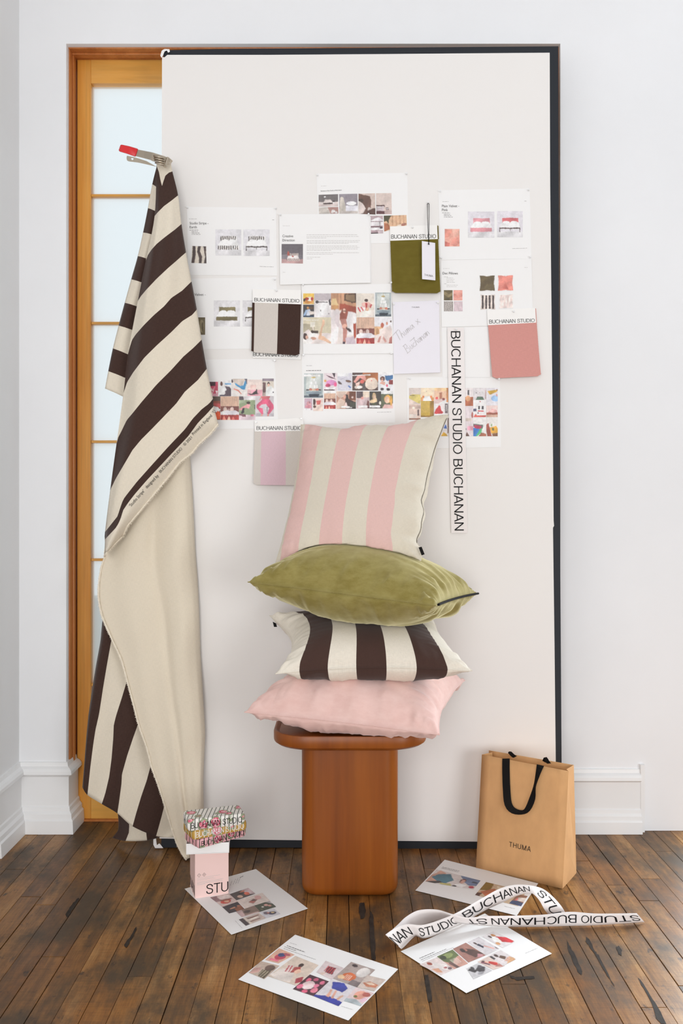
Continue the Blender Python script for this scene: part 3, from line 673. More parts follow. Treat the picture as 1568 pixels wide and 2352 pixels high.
def pil(s, x, y, w, col, dark, stripe=None):
    sh = [('p', [(.02, .02), (.5, .07), (.98, .0), (.93, .5), (1, .98), (.5, .94), (.0, 1), (.07, .5)], col), ('p', [(.3, .85), (.5, .5), (.7, .9)], dark)]
    if stripe: sh = sh[:1] + [('s', .1, .07, 1.02, .93, 4, stripe, .5)]
    s.photo((x, y, x + w, y + w * 1.03), W_, sh)
pil(s, 1101, 632.5, 35, (100, 84, 52), (112, 96, 62)); pil(s, 1143, 632, 35, (236, 144, 130), (216, 118, 106)); pil(s, 1103, 676.5, 34, (232, 218, 208), 0, (58, 44, 46)); pil(s, 1146, 676, 32, (244, 228, 222), 0, (240, 218, 212))
# 7 mood board
s = Sheet('paper_sheet', [(692, 655), (898, 652), (905, 812), (696, 813)], 'white sheet whose large photo collage has a woman in sunglasses seated on a bed', 'sheet', pb, 2, 'printed sheets pinned to the board')
s.photo((696, 674, 721, 699), (236, 196, 90), [('r', 0, .55, 1, 1, (226, 190, 120)), ('e', .5, .72, .42, .2, (220, 150, 70)), ('e', .6, .5, .32, .2, (246, 236, 220)), ('e', .35, .5, .2, .14, (170, 60, 40)), ('e', .8, .5, .12, .16, (196, 60, 52)), ('e', .12, .6, .1, .15, (60, 50, 50))])
s.photo((696, 700, 721, 728.5), (58, 54, 56), [('r', .4, .2, 1, .35, (96, 70, 50)), ('p', [(.35, .4), (.6, .35), (.75, .75), (.4, .95), (.3, .9)], (210, 218, 232)), ('p', [(.5, .5), (1, .55), (1, .75), (.6, .8)], (226, 214, 206)), ('p', [(0, .9), (.25, .4), (.4, .45), (.15, 1)], (150, 176, 206)), ('e', .44, .26, .1, .1, (196, 140, 80)), ('r', 0, .86, 1, 1, (40, 62, 84))])
s.photo((721.5, 674, 760, 729), (196, 186, 190), [('r', 0, .3, 1, 1, (234, 228, 228)), ('p', [(.2, .35), (.85, .33), (.9, .5), (.8, .9), (.15, .95), (.1, .6)], (244, 241, 241)), ('e', .18, .36, .1, .06, (60, 54, 58)), ('p', [(.84, .3), (.95, .2), (1, .5), (.9, .5)], (70, 62, 66)), ('r', .2, .35, .8, .38, (90, 80, 84)), ('r', .36, .68, .42, .75, (120, 110, 110)), ('e', .86, .84, .05, .03, (150, 140, 146))])
s.photo((696, 729, 762, 789.5), (214, 204, 178), [('r', 0, .25, .4, .62, (178, 168, 144)), ('r', .25, .18, .42, .36, (246, 240, 226)), ('r', .33, .36, .37, .55, (240, 226, 214)), ('r', .27, .5, .52, .6, (74, 60, 50)), ('p', [(0, .6), (.2, .45), (.3, .6), (1, .6), (1, 1), (0, 1)], (244, 232, 228)), ('p', [(.52, .8), (.64, .3), (.68, .08), (.74, .1), (.74, .28), (.68, .36), (.64, .7), (.72, .72), (1, .96), (.94, 1), (.7, .86), (.58, .85)], (232, 190, 160)), ('e', .08, .72, .08, .13, (66, 44, 40)), ('e', .13, .76, .05, .08, (228, 180, 160)), ('e', .36, .8, .1, .06, (222, 170, 146)), ('e', .22, .88, .12, .1, (252, 248, 246))])
s.photo((760, 673.5, 817.5, 790), (240, 228, 222), [('r', 0, 0, 1, .34, (204, 154, 120)), ('s', 0, 0, .5, .32, 4, (194, 142, 108), .3), ('p', [(.52, .02), (1, 0), (1, .2), (.52, .16)], (86, 60, 46)), ('p', [(.58, .04), (.95, .03), (.95, .17), (.58, .14)], (150, 122, 92)), ('p', [(.35, .2), (1, .27), (1, .42), (.65, .36), (.34, .32)], (164, 74, 52)), ('p', [(.05, .12), (.2, .11), (.3, .24), (0, .24)], (248, 216, 160)), ('r', .06, .24, .26, .31, (214, 160, 104)), ('p', [(0, .33), (.3, .32), (.35, .4), (.25, 1), (0, 1)], (242, 232, 232)), ('p', [(.7, .36), (1, .4), (1, .8), (.6, .84), (.6, .5)], (244, 238, 238)), ('p', [(.35, .42), (.46, .3), (.6, .29), (.68, .38), (.62, .5), (.5, .54), (.36, .54)], (156, 82, 66)), ('e', .53, .345, .06, .045, (232, 186, 166)), ('r', .47, .34, .6, .36, (50, 36, 36)), ('p', [(.2, .4), (.34, .45), (.32, .58), (.5, .66), (.45, .72), (.25, .65), (.15, .55)], (240, 226, 228)), ('p', [(.36, .52), (.58, .5), (.66, .68), (.62, .9), (.55, 1), (.47, 1), (.48, .72)], (190, 132, 120)), ('e', .54, .65, .1, .045, (232, 180, 160)), ('p', [(.6, .66), (.8, .72), (.82, .76), (.74, .76), (.6, .7)], (66, 44, 44)), ('p', [(.88, .6), (1, .58), (1, .85), (.9, .92)], (190, 84, 58)), ('r', .47, .95, .56, 1, (54, 40, 60)), ('p', [(.58, .88), (.9, .84), (1, 1), (.6, 1)], (224, 206, 216))])
s.photo((818, 674, 859, 728.5), (234, 224, 212), [('e', .56, .3, .1, .07, (60, 38, 34)), ('p', [(.3, .4), (.7, .36), (.9, .5), (.7, .6), (.4, .6), (.3, .5)], (226, 180, 170)), ('p', [(0, .6), (.3, .54), (.5, .6), (.42, .74), (.15, .78)], (240, 228, 226)), ('p', [(.08, .6), (.14, .58), (.26, .76), (.2, .78)], (204, 60, 66)), ('p', [(.24, .57), (.3, .56), (.42, .72), (.36, .74)], (204, 60, 66)), ('p', [(.5, .4), (.62, .42), (.6, .7), (.52, .7)], (186, 58, 58)), ('p', [(.8, .46), (.88, .46), (.8, .62), (.74, .6)], (206, 64, 70)), ('p', [(.2, .85), (.5, .74), (1, .7), (1, 1), (.2, 1)], (242, 232, 224)), ('e', .62, .66, .08, .08, (226, 180, 150))])
s.photo((861.5, 672, 898, 727), (176, 186, 188), frames[1:])
s.photo((818.5, 729, 859.5, 789.5), (226, 190, 166), curtain)
s.photo((859.5, 729, 900, 789), (236, 234, 238), [('r', 0, .35, .5, .68, (224, 180, 138)), ('r', .1, .42, .25, .66, (208, 160, 116)), ('p', [(.28, .45), (.6, .4), (.9, .3), (1, .55), (1, 1), (.0, 1), (.0, .72), (.3, .62)], (240, 222, 216)), ('e', .45, .3, .09, .1, (180, 96, 74)), ('e', .7, .24, .06, .06, (198, 130, 104)), ('e', .92, .16, .05, .04, (90, 66, 50)), ('p', [(.3, .74), (.4, .7), (.3, .95), (.15, .95)], (226, 160, 150)), ('p', [(.5, .7), (.7, .92), (.6, .96), (.48, .8)], (226, 166, 156)), ('p', [(.85, .8), (1, .7), (1, 1), (.8, 1)], (196, 128, 120))])
s.text('Mood board', [(698, 733), (731, 733), (731, 737), (698, 737)], 'white_ink')
# 8 handwritten letter
s = Sheet('paper_sheet', [(902, 694), (1008, 690), (1010.5, 856), (904, 859)], 'blank lilac white letter sheet with faint slanted handwriting', 'sheet', pb, 3, 'printed sheets pinned to the board', 'paper_lilac', curl=lambda u, v: .006 * max(0, v - .5) * u)
s.text('THUMA', [(945, 704.5), (963, 704), (963, 707), (945, 707.5)], 'ink_soft', spacing=1.2); s.lines([(935, 850, 976, 850, .7)])
def scrawl(s, strokes, parent=None):
    V, F = [], []
    for st in strokes:
        v, f = tube([s.fn(x, y, s.l) + s.n * .0007 for x, y in st], .00055, 5); n = len(V); V += v; F += [tuple(i + n for i in q) for q in f]
    s.t.part('handwriting', V, F, M['ink_pale'])
def stroke_word(chars, x, y, ang, size, adv):
    out = []; ca, sa = math.cos(ang), math.sin(ang)
    for ch in chars:
        for st in ch[0]: out.append([(x + (a * ca + b * sa) * size, y + (a * sa - b * ca) * size) for a, b in st])
        x += ca * ch[1] * adv; y += sa * ch[1] * adv
    return out
Tt = ([[(-.1, 1), (.9, 1.1)], [(.5, 1.05), (.25, 0)]], .7); hh = ([[(.3, 1), (0, 0), (.1, .4), (.3, .5), (.35, 0)]], .5); uu = ([[(.1, .5), (0, .1), (.15, 0), (.35, .5), (.35, 0)]], .5)
mm_ = ([[(.05, .5), (0, 0), (.1, .4), (.22, .5), (.22, 0), (.35, .45), (.45, .4), (.45, 0)]], .6); aa = ([[(.35, .45), (.1, .45), (0, .15), (.12, 0), (.3, .3), (.38, .45), (.36, 0)]], .5); xx = ([[(0, .5), (.4, 0)], [(.4, .55), (-.05, 0)]], .6); Bb = ([[(.2, 1), (0, 0)], [(.05, 1), (.5, 1), (.5, .65), (.15, .52), (.55, .4), (.45, 0), (-.1, 0)]], .75)
cc = ([[(.35, .45), (.1, .4), (0, .15), (.15, 0), (.35, .1)]], .45); nn = ([[(.05, .5), (0, 0), (.12, .4), (.3, .45), (.3, 0)]], .5); sp = ([], .5)
A1 = -math.radians(41)
scrawl(s, stroke_word([Tt, hh, uu, mm_, aa, sp, xx], 915, 784, A1, 19, 18) + stroke_word([Bb, uu, cc, hh, aa, nn, aa, nn], 936, 811, A1, 19, 16.5) + [[(941, 784), (952, 775)]])
# 9 collage left
s = Sheet('paper_sheet', [(466, 826), (630, 824), (640, 984), (466, 986)], 'white sheet with a pink collage and crouching pink trousers, beside the fabric edge', 'sheet', pb, 0, 'printed sheets pinned to the board')
s.photo((470, 877, 500.5, 910), (204, 74, 104), [('r', .3, 0, .8, .3, (66, 30, 44)), ('p', [(.5, .4), (.62, .6), (.75, .3), (.66, .7), (.5, .6)], (244, 220, 220)), ('p', [(.55, .75), (.62, .65), (.6, .9)], (246, 222, 224)), ('p', [(.8, .6), (.98, .65), (.9, .9)], (246, 222, 224)), ('r', 0, .82, 1, 1, (230, 170, 184))])
s.photo((501.5, 874, 530.5, 910), (240, 238, 238), [('p', [(.5, .35), (.85, .4), (1, .55), (1, 1), (.4, 1), (.55, .8), (.45, .5)], (92, 76, 88)), ('e', .25, .22, .1, .14, (104, 66, 58)), ('p', [(.2, .35), (.5, .36), (.65, .6), (.3, .8), (.1, .95), (0, .9), (0, .4)], (248, 248, 248)), ('r', .5, .18, 1, .27, (110, 176, 226)), ('r', .1, .9, .5, 1, (80, 72, 90))])
s.photo((531.5, 870, 567.5, 910), (236, 230, 226), [('p', [(.1, 0), (.85, 0), (.7, .4), (.5, .42), (.15, .25)], (214, 200, 190)), ('p', [(.2, .22), (.55, .42), (.75, .38), (.85, .1), (1, .08), (.9, .45), (.85, .62), (.68, .62), (.25, .36)], (70, 156, 208)), ('p', [(.82, 0), (1, 0), (1, .35), (.95, .3)], (112, 110, 124)), ('p', [(.15, .55), (.45, .62), (.65, .86), (.6, .88), (.4, .7), (.15, .62)], (226, 140, 124)), ('e', .05, .14, .06, .1, (70, 50, 60))])
s.photo((568, 872, 602.5, 909.5), (240, 222, 214), [('r', 0, .62, 1, 1, (236, 170, 184)), ('r', .2, .32, .58, .62, (244, 206, 198)), ('r', 0, .6, .24, .84, (240, 194, 196)), ('p', [(0, .84), (.3, .86), (.6, .62), (.64, .68), (.68, .84), (.8, .86), (.5, .9), (.2, .94)], (56, 50, 52)), ('e', .6, .62, .04, .06, (50, 40, 40))])
s.photo((602.5, 869.5, 628.5, 909.5), (224, 214, 200), [('r', 0, 0, 1, .16, (150, 136, 146)), ('r', .04, .22, .3, .85, (106, 76, 78)), ('e', .54, .3, .12, .1, (56, 38, 36)), ('e', .54, .38, .08, .09, (228, 184, 166)), ('p', [(.4, .5), (.8, .42), (1, .6), (1, 1), (.2, 1)], (244, 246, 244)), ('r', 0, .8, .3, 1, (176, 158, 150)), ('e', .94, .78, .06, .04, (50, 46, 54))])
s.photo((476, 910.5, 506, 964.5), (150, 80, 62), [('r', .3, 0, 1, .2, (92, 76, 66)), ('p', [(.4, .26), (1, .32), (1, .5), (.4, .36)], (204, 92, 90)), ('p', [(.4, .4), (.8, .46), (.98, .56), (.8, .7), (.4, .6)], (246, 240, 236)), ('p', [(.5, .8), (.8, .6), (1, .72), (1, .95), (.7, 1), (.5, 1)], (230, 92, 44))])
s.photo((506.5, 910.5, 548.5, 964.5), (226, 190, 166), curtain)
s.photo((549, 910.5, 586, 964.5), (150, 166, 130), [('r', 0, 0, 1, .16, (236, 230, 232)), ('p', [(0, 0), (.26, 0), (.3, .16), (0, .16)], (88, 76, 84)), ('r', 0, .16, .4, .3, (176, 190, 158)), ('p', [(0, .55), (.3, .4), (.6, .3), (.7, .4), (.6, .52), (.4, .48), (.1, .6)], (236, 164, 168)), ('e', .58, .28, .12, .06, (64, 48, 44)), ('p', [(.12, .7), (.22, .5), (.34, .48), (.32, .68), (.2, .74)], (50, 42, 54)), ('r', 0, .78, 1, 1, (224, 202, 210)), ('p', [(0, .72), (.4, .76), (.42, .86), (0, .8)], (120, 84, 92)), ('r', .7, .76, .9, .84, (226, 120, 146)), ('r', .2, .82, .4, .86, (150, 90, 100)), ('r', .94, .35, 1, .55, (60, 56, 60))])
s.photo((587, 910, 628.5, 956.5), (214, 208, 212), [('r', .0, .84, 1, 1, (196, 190, 196)), ('p', [(.28, .0), (.8, .0), (.72, .18), (.36, .18)], (216, 110, 118)), ('p', [(.36, .16), (.76, .16), (.98, .42), (1, .6), (.72, .9), (.64, .86), (.74, .6), (.56, .38), (.34, .42), (.18, .56), (.4, .6), (.42, .9), (.32, .86), (.04, .56), (.06, .44)], (222, 92, 128)), ('p', [(.3, .02), (.36, .02), (.24, .22), (.2, .2)], (222, 140, 136)), ('e', .34, .93, .05, .05, (224, 160, 140)), ('e', .68, .93, .05, .06, (214, 130, 116)), ('r', .62, .5, .65, .86, (80, 76, 90))])
# 10 collage centre
s = Sheet('paper_sheet', [(693, 813), (904, 809), (907, 971), (695, 974)], 'white sheet with two rows of small photos above the standing cushion', 'sheet', pb, 0, 'printed sheets pinned to the board')
s.lines([(703, 851.5, 737, 851, 1.6), (703, 840, 717, 840, .6), (866, 947, 899, 946, .6)], 'ink_mid')
s.photo((698, 858, 741.5, 913.5), (176, 188, 188), frames[1:] + [('r', 0, .04, .84, .13, (246, 246, 244))])
s.photo((699, 915, 717, 942), (206, 178, 192), [('e', .55, .45, .3, .2, (222, 160, 168)), ('e', .5, .7, .4, .14, (226, 150, 164)), ('r', 0, .84, .75, 1, (246, 244, 244)), ('e', .65, .35, .08, .1, (150, 110, 120))])
s.photo((719, 915, 741.5, 944), (236, 214, 206), [('e', .12, .3, .16, .25, (70, 44, 42)), ('p', [(.3, .2), (.8, .15), (.7, .5), (.4, .5)], (204, 96, 92)), ('p', [(.3, .6), (.8, .45), (1, .7), (1, 1), (.2, 1)], (240, 216, 204)), ('e', .15, .65, .16, .1, (96, 66, 54))])
s.photo((744, 857, 774, 897), (236, 222, 226), [('p', [(.1, .1), (.5, .2), (.95, .35), (.5, .3)], (110, 60, 84)), ('p', [(.6, 0), (.85, 0), (.8, .3)], (60, 44, 54)), ('e', .55, .55, .4, .16, (222, 150, 200)), ('e', .3, .7, .2, .1, (196, 70, 110)), ('e', .85, .65, .12, .12, (224, 90, 140)), ('e', .1, .45, .1, .06, (240, 170, 80)), ('r', .15, .82, .85, .93, (246, 244, 244)), ('r', 0, .93, .8, 1, (90, 60, 66))])
s.photo((775, 857, 808, 897), (216, 214, 224), [('r', 0, .0, .75, .2, (244, 244, 246)), ('e', .75, .47, .2, .07, (116, 84, 72), 6), ('e', .16, .56, .16, .07, (96, 84, 84), 30), ('p', [(.7, .74), (.78, .7), (.95, .82), (.86, .86)], (90, 130, 200)), ('e', .35, .32, .2, .02, (176, 172, 186), -20)])
s.photo((809, 856, 868, 897), (86, 66, 62), [('r', .4, .0, 1, .5, (180, 110, 66)), ('p', [(.06, .5), (.2, .15), (.5, .15), (.55, .5), (.3, .3), (.12, .6)], (226, 160, 150)), ('p', [(.0, .15), (.7, .1), (.7, .16), (0, .18)], (246, 244, 242)), ('e', .74, .62, .25, .34, (238, 220, 204)), ('e', .38, .5, .08, .1, (222, 110, 100)), ('e', .75, .45, .02, .03, (220, 40, 70)), ('e', .24, .8, .16, .1, (236, 224, 214)), ('e', .26, .8, .1, .06, (246, 240, 232)), ('r', .4, .6, .5, 1, (96, 90, 90)), ('p', [(.12, .6), (.3, .5), (.28, .66), (.16, .8)], (236, 200, 190))])
s.photo((868, 855, 902, 897.5), (236, 236, 240), [('r', 0, 0, 1, .12, (246, 244, 244)), ('p', [(.45, .2), (1, .16), (1, .35), (.65, .48), (.5, .4)], (66, 118, 170)), ('e', .3, .36, .16, .14, (92, 52, 44)), ('e', .28, .4, .09, .1, (232, 180, 160)), ('r', .18, .35, .42, .39, (40, 34, 40)), ('p', [(.1, .6), (.25, .5), (.5, .52), (.45, .7), (.25, .65)], (234, 180, 162)), ('r', .72, .42, 1, .66, (150, 60, 60)), ('e', .6, .72, .07, .08, (220, 90, 120)), ('e', .28, .9, .12, .08, (60, 52, 58)), ('e', .68, .92, .12, .08, (56, 50, 56))])
s.photo((744, 899, 770.5, 939), (226, 190, 166), curtain + [('r', 0, 0, 1, .12, (246, 246, 244))])
s.photo((772, 899, 817, 939), (196, 150, 130), [('r', .65, 0, 1, .5, (120, 70, 50)), ('p', [(0, 0), (.6, 0), (.4, .3), (.2, .4), (0, .2)], (232, 206, 190)), ('p', [(0, .7), (.2, .4), (.45, .55), (.4, .9), (0, 1)], (226, 200, 184)), ('p', [(.45, .2), (.58, .18), (.64, .45), (1, .62), (1, 1), (.5, 1), (.46, .6)], (54, 42, 40)), ('e', .43, .32, .07, .12, (234, 176, 156)), ('p', [(.36, .95), (.5, .6), (.62, .95)], (240, 210, 206)), ('e', .82, .35, .05, .06, (240, 214, 206)), ('r', .25, .84, .8, .94, (248, 246, 246)), ('r', .7, .62, 1, .9, (72, 74, 62))])
s.photo((818.5, 899, 848, 938), (226, 198, 190), [('r', 0, 0, .5, .4, (96, 80, 86)), ('r', .5, 0, 1, .35, (226, 208, 190)), ('p', [(0, .45), (1, .35), (1, 1), (0, 1)], (214, 190, 192)), ('e', .45, .4, .12, .08, (232, 164, 156)), ('p', [(.75, .8), (.85, .5), (.98, .6), (1, .9)], (120, 70, 66)), ('r', .15, .82, .82, .95, (248, 246, 246)), ('r', .85, .88, 1, 1, (90, 56, 60))])
s.photo((848.5, 899, 875, 938), (70, 64, 60), [('e', .4, .3, .16, .22, (216, 184, 140)), ('e', .42, .34, .09, .13, (236, 200, 176)), ('p', [(.0, .55), (.35, .45), (.6, .4), (.65, .6), (.3, .7), (0, .65)], (232, 204, 164)), ('r', .2, .68, .6, .8, (84, 92, 66)), ('e', .9, .68, .1, .1, (240, 236, 224)), ('r', 0, .82, .9, .94, (246, 246, 246))])
s.photo((875, 899, 902, 938), (96, 104, 80), [('r', 0, 0, 1, .16, (246, 246, 246)), ('e', .55, .45, .3, .24, (232, 176, 90)), ('e', .5, .5, .2, .2, (244, 202, 176)), ('p', [(.1, 1), (.3, .75), (.7, .78), (1, .7), (1, 1)], (238, 196, 190)), ('e', .84, .55, .1, .3, (226, 170, 84))])
# 11 collage right
s = Sheet('paper_sheet', [(934, 866), (1148, 866), (1150, 1027), (936, 1031)], 'white sheet with a yellow and orange collage behind the tall lettered tape', 'sheet', pb, 0, 'printed sheets pinned to the board')
s.photo((939, 891, 965.5, 927.5), (220, 206, 198), [('p', [(0, .5), (.3, .4), (1, .42), (1, .85), (.9, 1), (0, .65)], (222, 204, 120)), ('p', [(0, .7), (.9, 1), (0, 1)], (226, 206, 196)), ('r', .1, .46, .5, .5, (110, 96, 60))])
s.photo((939, 928, 965.5, 964), (232, 208, 194), [('r', 0, .1, 1, .3, (204, 178, 166)), ('e', .4, .25, .12, .07, (240, 226, 210)), ('r', .72, .35, .86, .75, (96, 76, 76)), ('r', .05, .65, .65, .9, (244, 230, 220)), ('r', 0, .9, 1, 1, (156, 104, 80))])
s.photo((966, 891, 996, 921), (248, 226, 196), [('r', 0, .72, 1, 1, (240, 172, 108)), ('p', [(.25, .65), (.7, .62), (.82, 1), (.16, 1)], (250, 250, 248)), ('e', .2, .68, .08, .1, (232, 140, 80)), ('e', .78, .68, .08, .1, (232, 140, 80)), ('r', .4, .25, .48, .3, (190, 170, 150))])
s.photo((966, 921, 996, 958), (206, 174, 84), [('r', .7, 0, 1, 1, (164, 126, 58)), ('p', [(0, .75), (.6, .7), (.7, .9), (.1, 1), (0, 1)], (214, 178, 70)), ('r', 0, .9, 1, 1, (156, 118, 50))])
s.photo((996.5, 891, 1029, 927), (240, 200, 170), [('r', 0, .0, 1, .2, (246, 206, 160)), ('r', .38, .3, .56, .75, (176, 116, 92)), ('r', 0, .7, 1, 1, (232, 204, 200)), ('e', .2, .65, .1, .08, (226, 90, 90)), ('r', .58, .64, .75, .78, (150, 80, 80)), ('p', [(.3, 1), (.85, .72), (1, .8), (1, 1)], (246, 244, 244)), ('r', .86, 0, 1, .9, (216, 150, 100))])
s.photo((996.5, 927, 1029, 955), (238, 230, 230), [('p', [(0, .8), (.15, .45), (.35, .15), (.45, .2), (.5, .55), (.66, .7), (.55, .85), (.2, .85)], (206, 66, 72)), ('r', .76, .0, .96, .8, (110, 96, 100)), ('r', .82, .1, .9, .6, (196, 190, 190)), ('p', [(0, .85), (1, .8), (1, 1), (0, 1)], (248, 246, 246))])
s.photo((1000, 956, 1030, 1002), (236, 230, 228), [('r', .9, .1, .99, .85, (110, 72, 56)), ('p', [(.6, .6), (.75, .4), (.85, .55), (.85, .62)], (66, 110, 190)), ('p', [(.4, .98), (.6, .78), (.85, .9), (.9, 1)], (226, 176, 50))])
s.photo((1066.5, 891, 1086, 932.5), (238, 230, 230), [('r', .36, .12, .55, .4, (76, 72, 76)), ('r', 0, .5, 1, 1, (186, 108, 76)), ('e', .4, .58, .3, .15, (236, 176, 130))])
s.photo((1067, 933, 1087, 1002), (234, 222, 226), [('e', .85, .3, .12, .1, (170, 100, 90)), ('r', 0, .4, .8, .5, (222, 206, 196)), ('r', .3, .66, 1, .8, (240, 170, 190)), ('p', [(.0, 1), (.25, .85), (.55, 1)], (110, 80, 70)), ('e', .1, .76, .1, .03, (90, 70, 70))])
s.photo((1086.5, 891, 1116, 918.5), (226, 220, 222), [('p', [(.2, 1), (.3, .72), (.72, .72), (.85, 1)], (96, 124, 104)), ('r', .3, .72, .38, .8, (50, 50, 54)), ('r', .66, .72, .74, .8, (50, 50, 54)), ('r', .9, .2, 1, .9, (200, 170, 170)), ('e', .25, .43, .06, .03, (70, 70, 74)), ('e', .5, .4, .03, .04, (160, 140, 140))])
s.photo((1086.5, 919, 1116, 958), (244, 242, 242), [('r', .38, .35, .52, .55, (70, 66, 72)), ('r', .64, .35, .8, .55, (84, 80, 86)), ('p', [(.35, .6), (.8, .62), (.8, .68), (.35, .68)], (220, 60, 70)), ('r', 0, .5, .25, .66, (80, 80, 110)), ('p', [(.2, .8), (.3, .9), (1, .88), (.95, 1), (0, 1)], (226, 96, 84)), ('e', .54, .1, .04, .04, (200, 50, 70)), ('e', .38, .75, .05, .04, (50, 50, 60))])
s.photo((1086.5, 958.5, 1116, 1002), (240, 238, 236), [('p', [(0, .34), (.75, .4), (.72, .6), (0, .5)], (110, 110, 106)), ('p', [(.06, .4), (.66, .46), (.56, .66), (.1, .6)], (196, 60, 96)), ('p', [(0, .55), (.5, .62), (.4, .85), (.2, 1), (0, 1)], (58, 128, 206)), ('p', [(.5, .62), (.7, .56), (.62, .8), (.3, 1), (.2, 1)], (88, 190, 130)), ('p', [(.6, .8), (1, .86), (1, 1), (.4, 1)], (172, 104, 80))])
s.photo((1116.5, 891, 1142.5, 931), (232, 228, 234), [('p', [(.1, .2), (.7, .12), (1, .14), (.85, .26), (.3, .4)], (214, 170, 60)), ('e', .78, .6, .36, .18, (160, 196, 236)), ('r', .86, .1, 1, .16, (160, 110, 60)), ('e', .9, .42, .06, .08, (236, 170, 160))])
s.photo((1116.5, 931.5, 1142.5, 958), (244, 218, 212), [('p', [(.2, .55), (.5, .3), (.9, .4), (1, .9), (.2, .8)], (240, 150, 160)), ('r', 0, .6, 1, .78, (168, 94, 74)), ('r', 0, .78, 1, 1, (214, 176, 156)), ('e', .6, .5, .3, .14, (246, 196, 190))])
s.photo((1116.5, 958.5, 1142.5, 1002), (238, 234, 230), [('p', [(0, .4), (.2, .3), (.4, .8), (.5, 1), (.1, 1), (0, .7)], (166, 82, 66)), ('p', [(.3, .55), (.85, .45), (1, .6), (1, .8), (.45, .86)], (236, 176, 60)), ('r', .5, .55, .68, .7, (110, 110, 70)), ('r', .4, .36, .52, .48, (150, 180, 130)), ('p', [(.5, .86), (1, .8), (1, 1), (.55, 1)], (140, 96, 66))])
# 12 half sheet under the cushions sheet
s = Sheet('paper_sheet', [(1014, 752), (1124, 750), (1126, 868), (1016, 868)], 'plain white sheet showing right of the top of the tall lettered tape', 'sheet', pb, 0, 'printed sheets pinned to the board')

# fabric swatches with their printed headers
def swatch(label, head, cloth, text, mats, uv=None, layer=4, tab=None, curl=.010, extra=None):
    c = [PB(x, y, .0042 + layer * .0011) for x, y in cloth]
    t = Thing('fabric_swatch', label, 'fabric swatch', sum(c, Vector()) / 4, 'fabric swatches on the board')
    n = Vector((0, -1, 0))
    rnd = random.Random(len(label)); N = 64
    def bend(u, v): return n * (curl * v * v * (0.6 + .4 * math.sin(u * 2.4)))
    segs = uv or [(0, 1, mats)]
    for u0, u1, mt in segs:
        def f(u, v):
            uu = u0 + (u1 - u0) * u; p = bil(c, uu, v)
            zz = .0006 * (1 if int(round((v * N))) % 2 else -1) if (u in (0, 1) and uu in (0, 1)) else 0
            if uu in (0, 1): p = p + Vector((zz, 0, 0))
            if v > .97:                                    # rounded lower corners
                e = min(uu, 1 - uu)
                if e < .06: p = p + Vector((0, 0, .006 * (1 - e / .06)))
            return p + bend(uu, v)
        V, F = grid(f, 14, N)
        t.part('cloth', V, F, M[mt], uvs=[((c[1] - c[0]).length * (i % 15) / 14, (c[3] - c[0]).length * (i // 15) / N) for i in range(len(V))], solid=.0012)
    h = [PB(x, y, .0052 + layer * .0011) for x, y in head]
    v1 = h + [p + Vector((0, .0006, 0)) for p in h]
    card = t.part('header_card', v1, [(0, 1, 2, 3), (7, 6, 5, 4), (0, 4, 5, 1), (1, 5, 6, 2), (2, 6, 7, 3), (3, 7, 4, 0)], M['paper_warm'])
    q = [PB(x, y, .0052 + layer * .0011 + .0005) for x, y in text]
    v, f = letters(lambda a, b: bil(q, a, 1 - b), 'BUCHANAN STUDIO'); t.part('lettering', v, f, M['ink'], parent=card)
    if tab:
        v, f = slab(tab, .004 + layer * .0011, .0045 + layer * .0011); t.part('cloth_edge', v, f, M[mats])
    return t
swatch('olive green velvet swatch under a lettered card, with a hang tag over it', [(895, 520), (1003, 517), (1005, 549), (896, 553)], [(896, 551), (1006, 548), (1010.5, 675.5), (900, 674)], [(898, 539), (1001, 538), (1001, 547), (898, 548)], 'swatch_olive', tab=[(1004, 517), (1006.5, 519), (1007.5, 549), (1005, 550)])
swatch('half beige, half dark brown swatch left of the photo collages', [(580, 664), (691.5, 666), (691, 699), (580, 695)], [(579, 695), (691, 698.5), (687.5, 818), (577.5, 810)], [(584, 684), (687.5, 687), (687.5, 695), (584, 692)], 'linen_beige', uv=[(0, .05, 'linen_brown'), (.05, .535, 'swatch_grey'), (.535, 1, 'linen_brown')])
sw2 = Sheet('header_card', [(579, 800), (691, 804), (691, 826), (580, 822)], 'lettered card poking out below the half beige, half brown swatch', 'card', pb, 2, None, 'paper_warm')
sw2.text('BUCHANAN STUDIO', [(581, 809.5), (685, 811.5), (685, 820), (581, 818)], 'ink')
swatch('rose pink swatch hanging at the right edge of the board', [(1118, 712), (1228, 707), (1231, 741), (1120, 747)], [(1120.5, 745), (1232, 740), (1240.5, 865), (1130, 870)], [(1123, 734.5), (1227.5, 731.5), (1227.5, 739.5), (1123.5, 743.5)], 'swatch_pink', tab=[(1229, 708), (1230.5, 709), (1232.5, 741), (1231, 741.5)])
swatch('mauve and grey striped swatch behind the standing cushion', [(584, 966), (696, 959), (698, 990), (585, 991)], [(584.5, 990), (698, 989.5), (700, 1115), (582.5, 1114)], [(589, 979), (693, 978.5), (693, 987.5), (589, 987.5)], 'swatch_grey', uv=[(0, .135, 'swatch_grey'), (.135, .63, 'swatch_mauve'), (.63, 1, 'swatch_grey')])

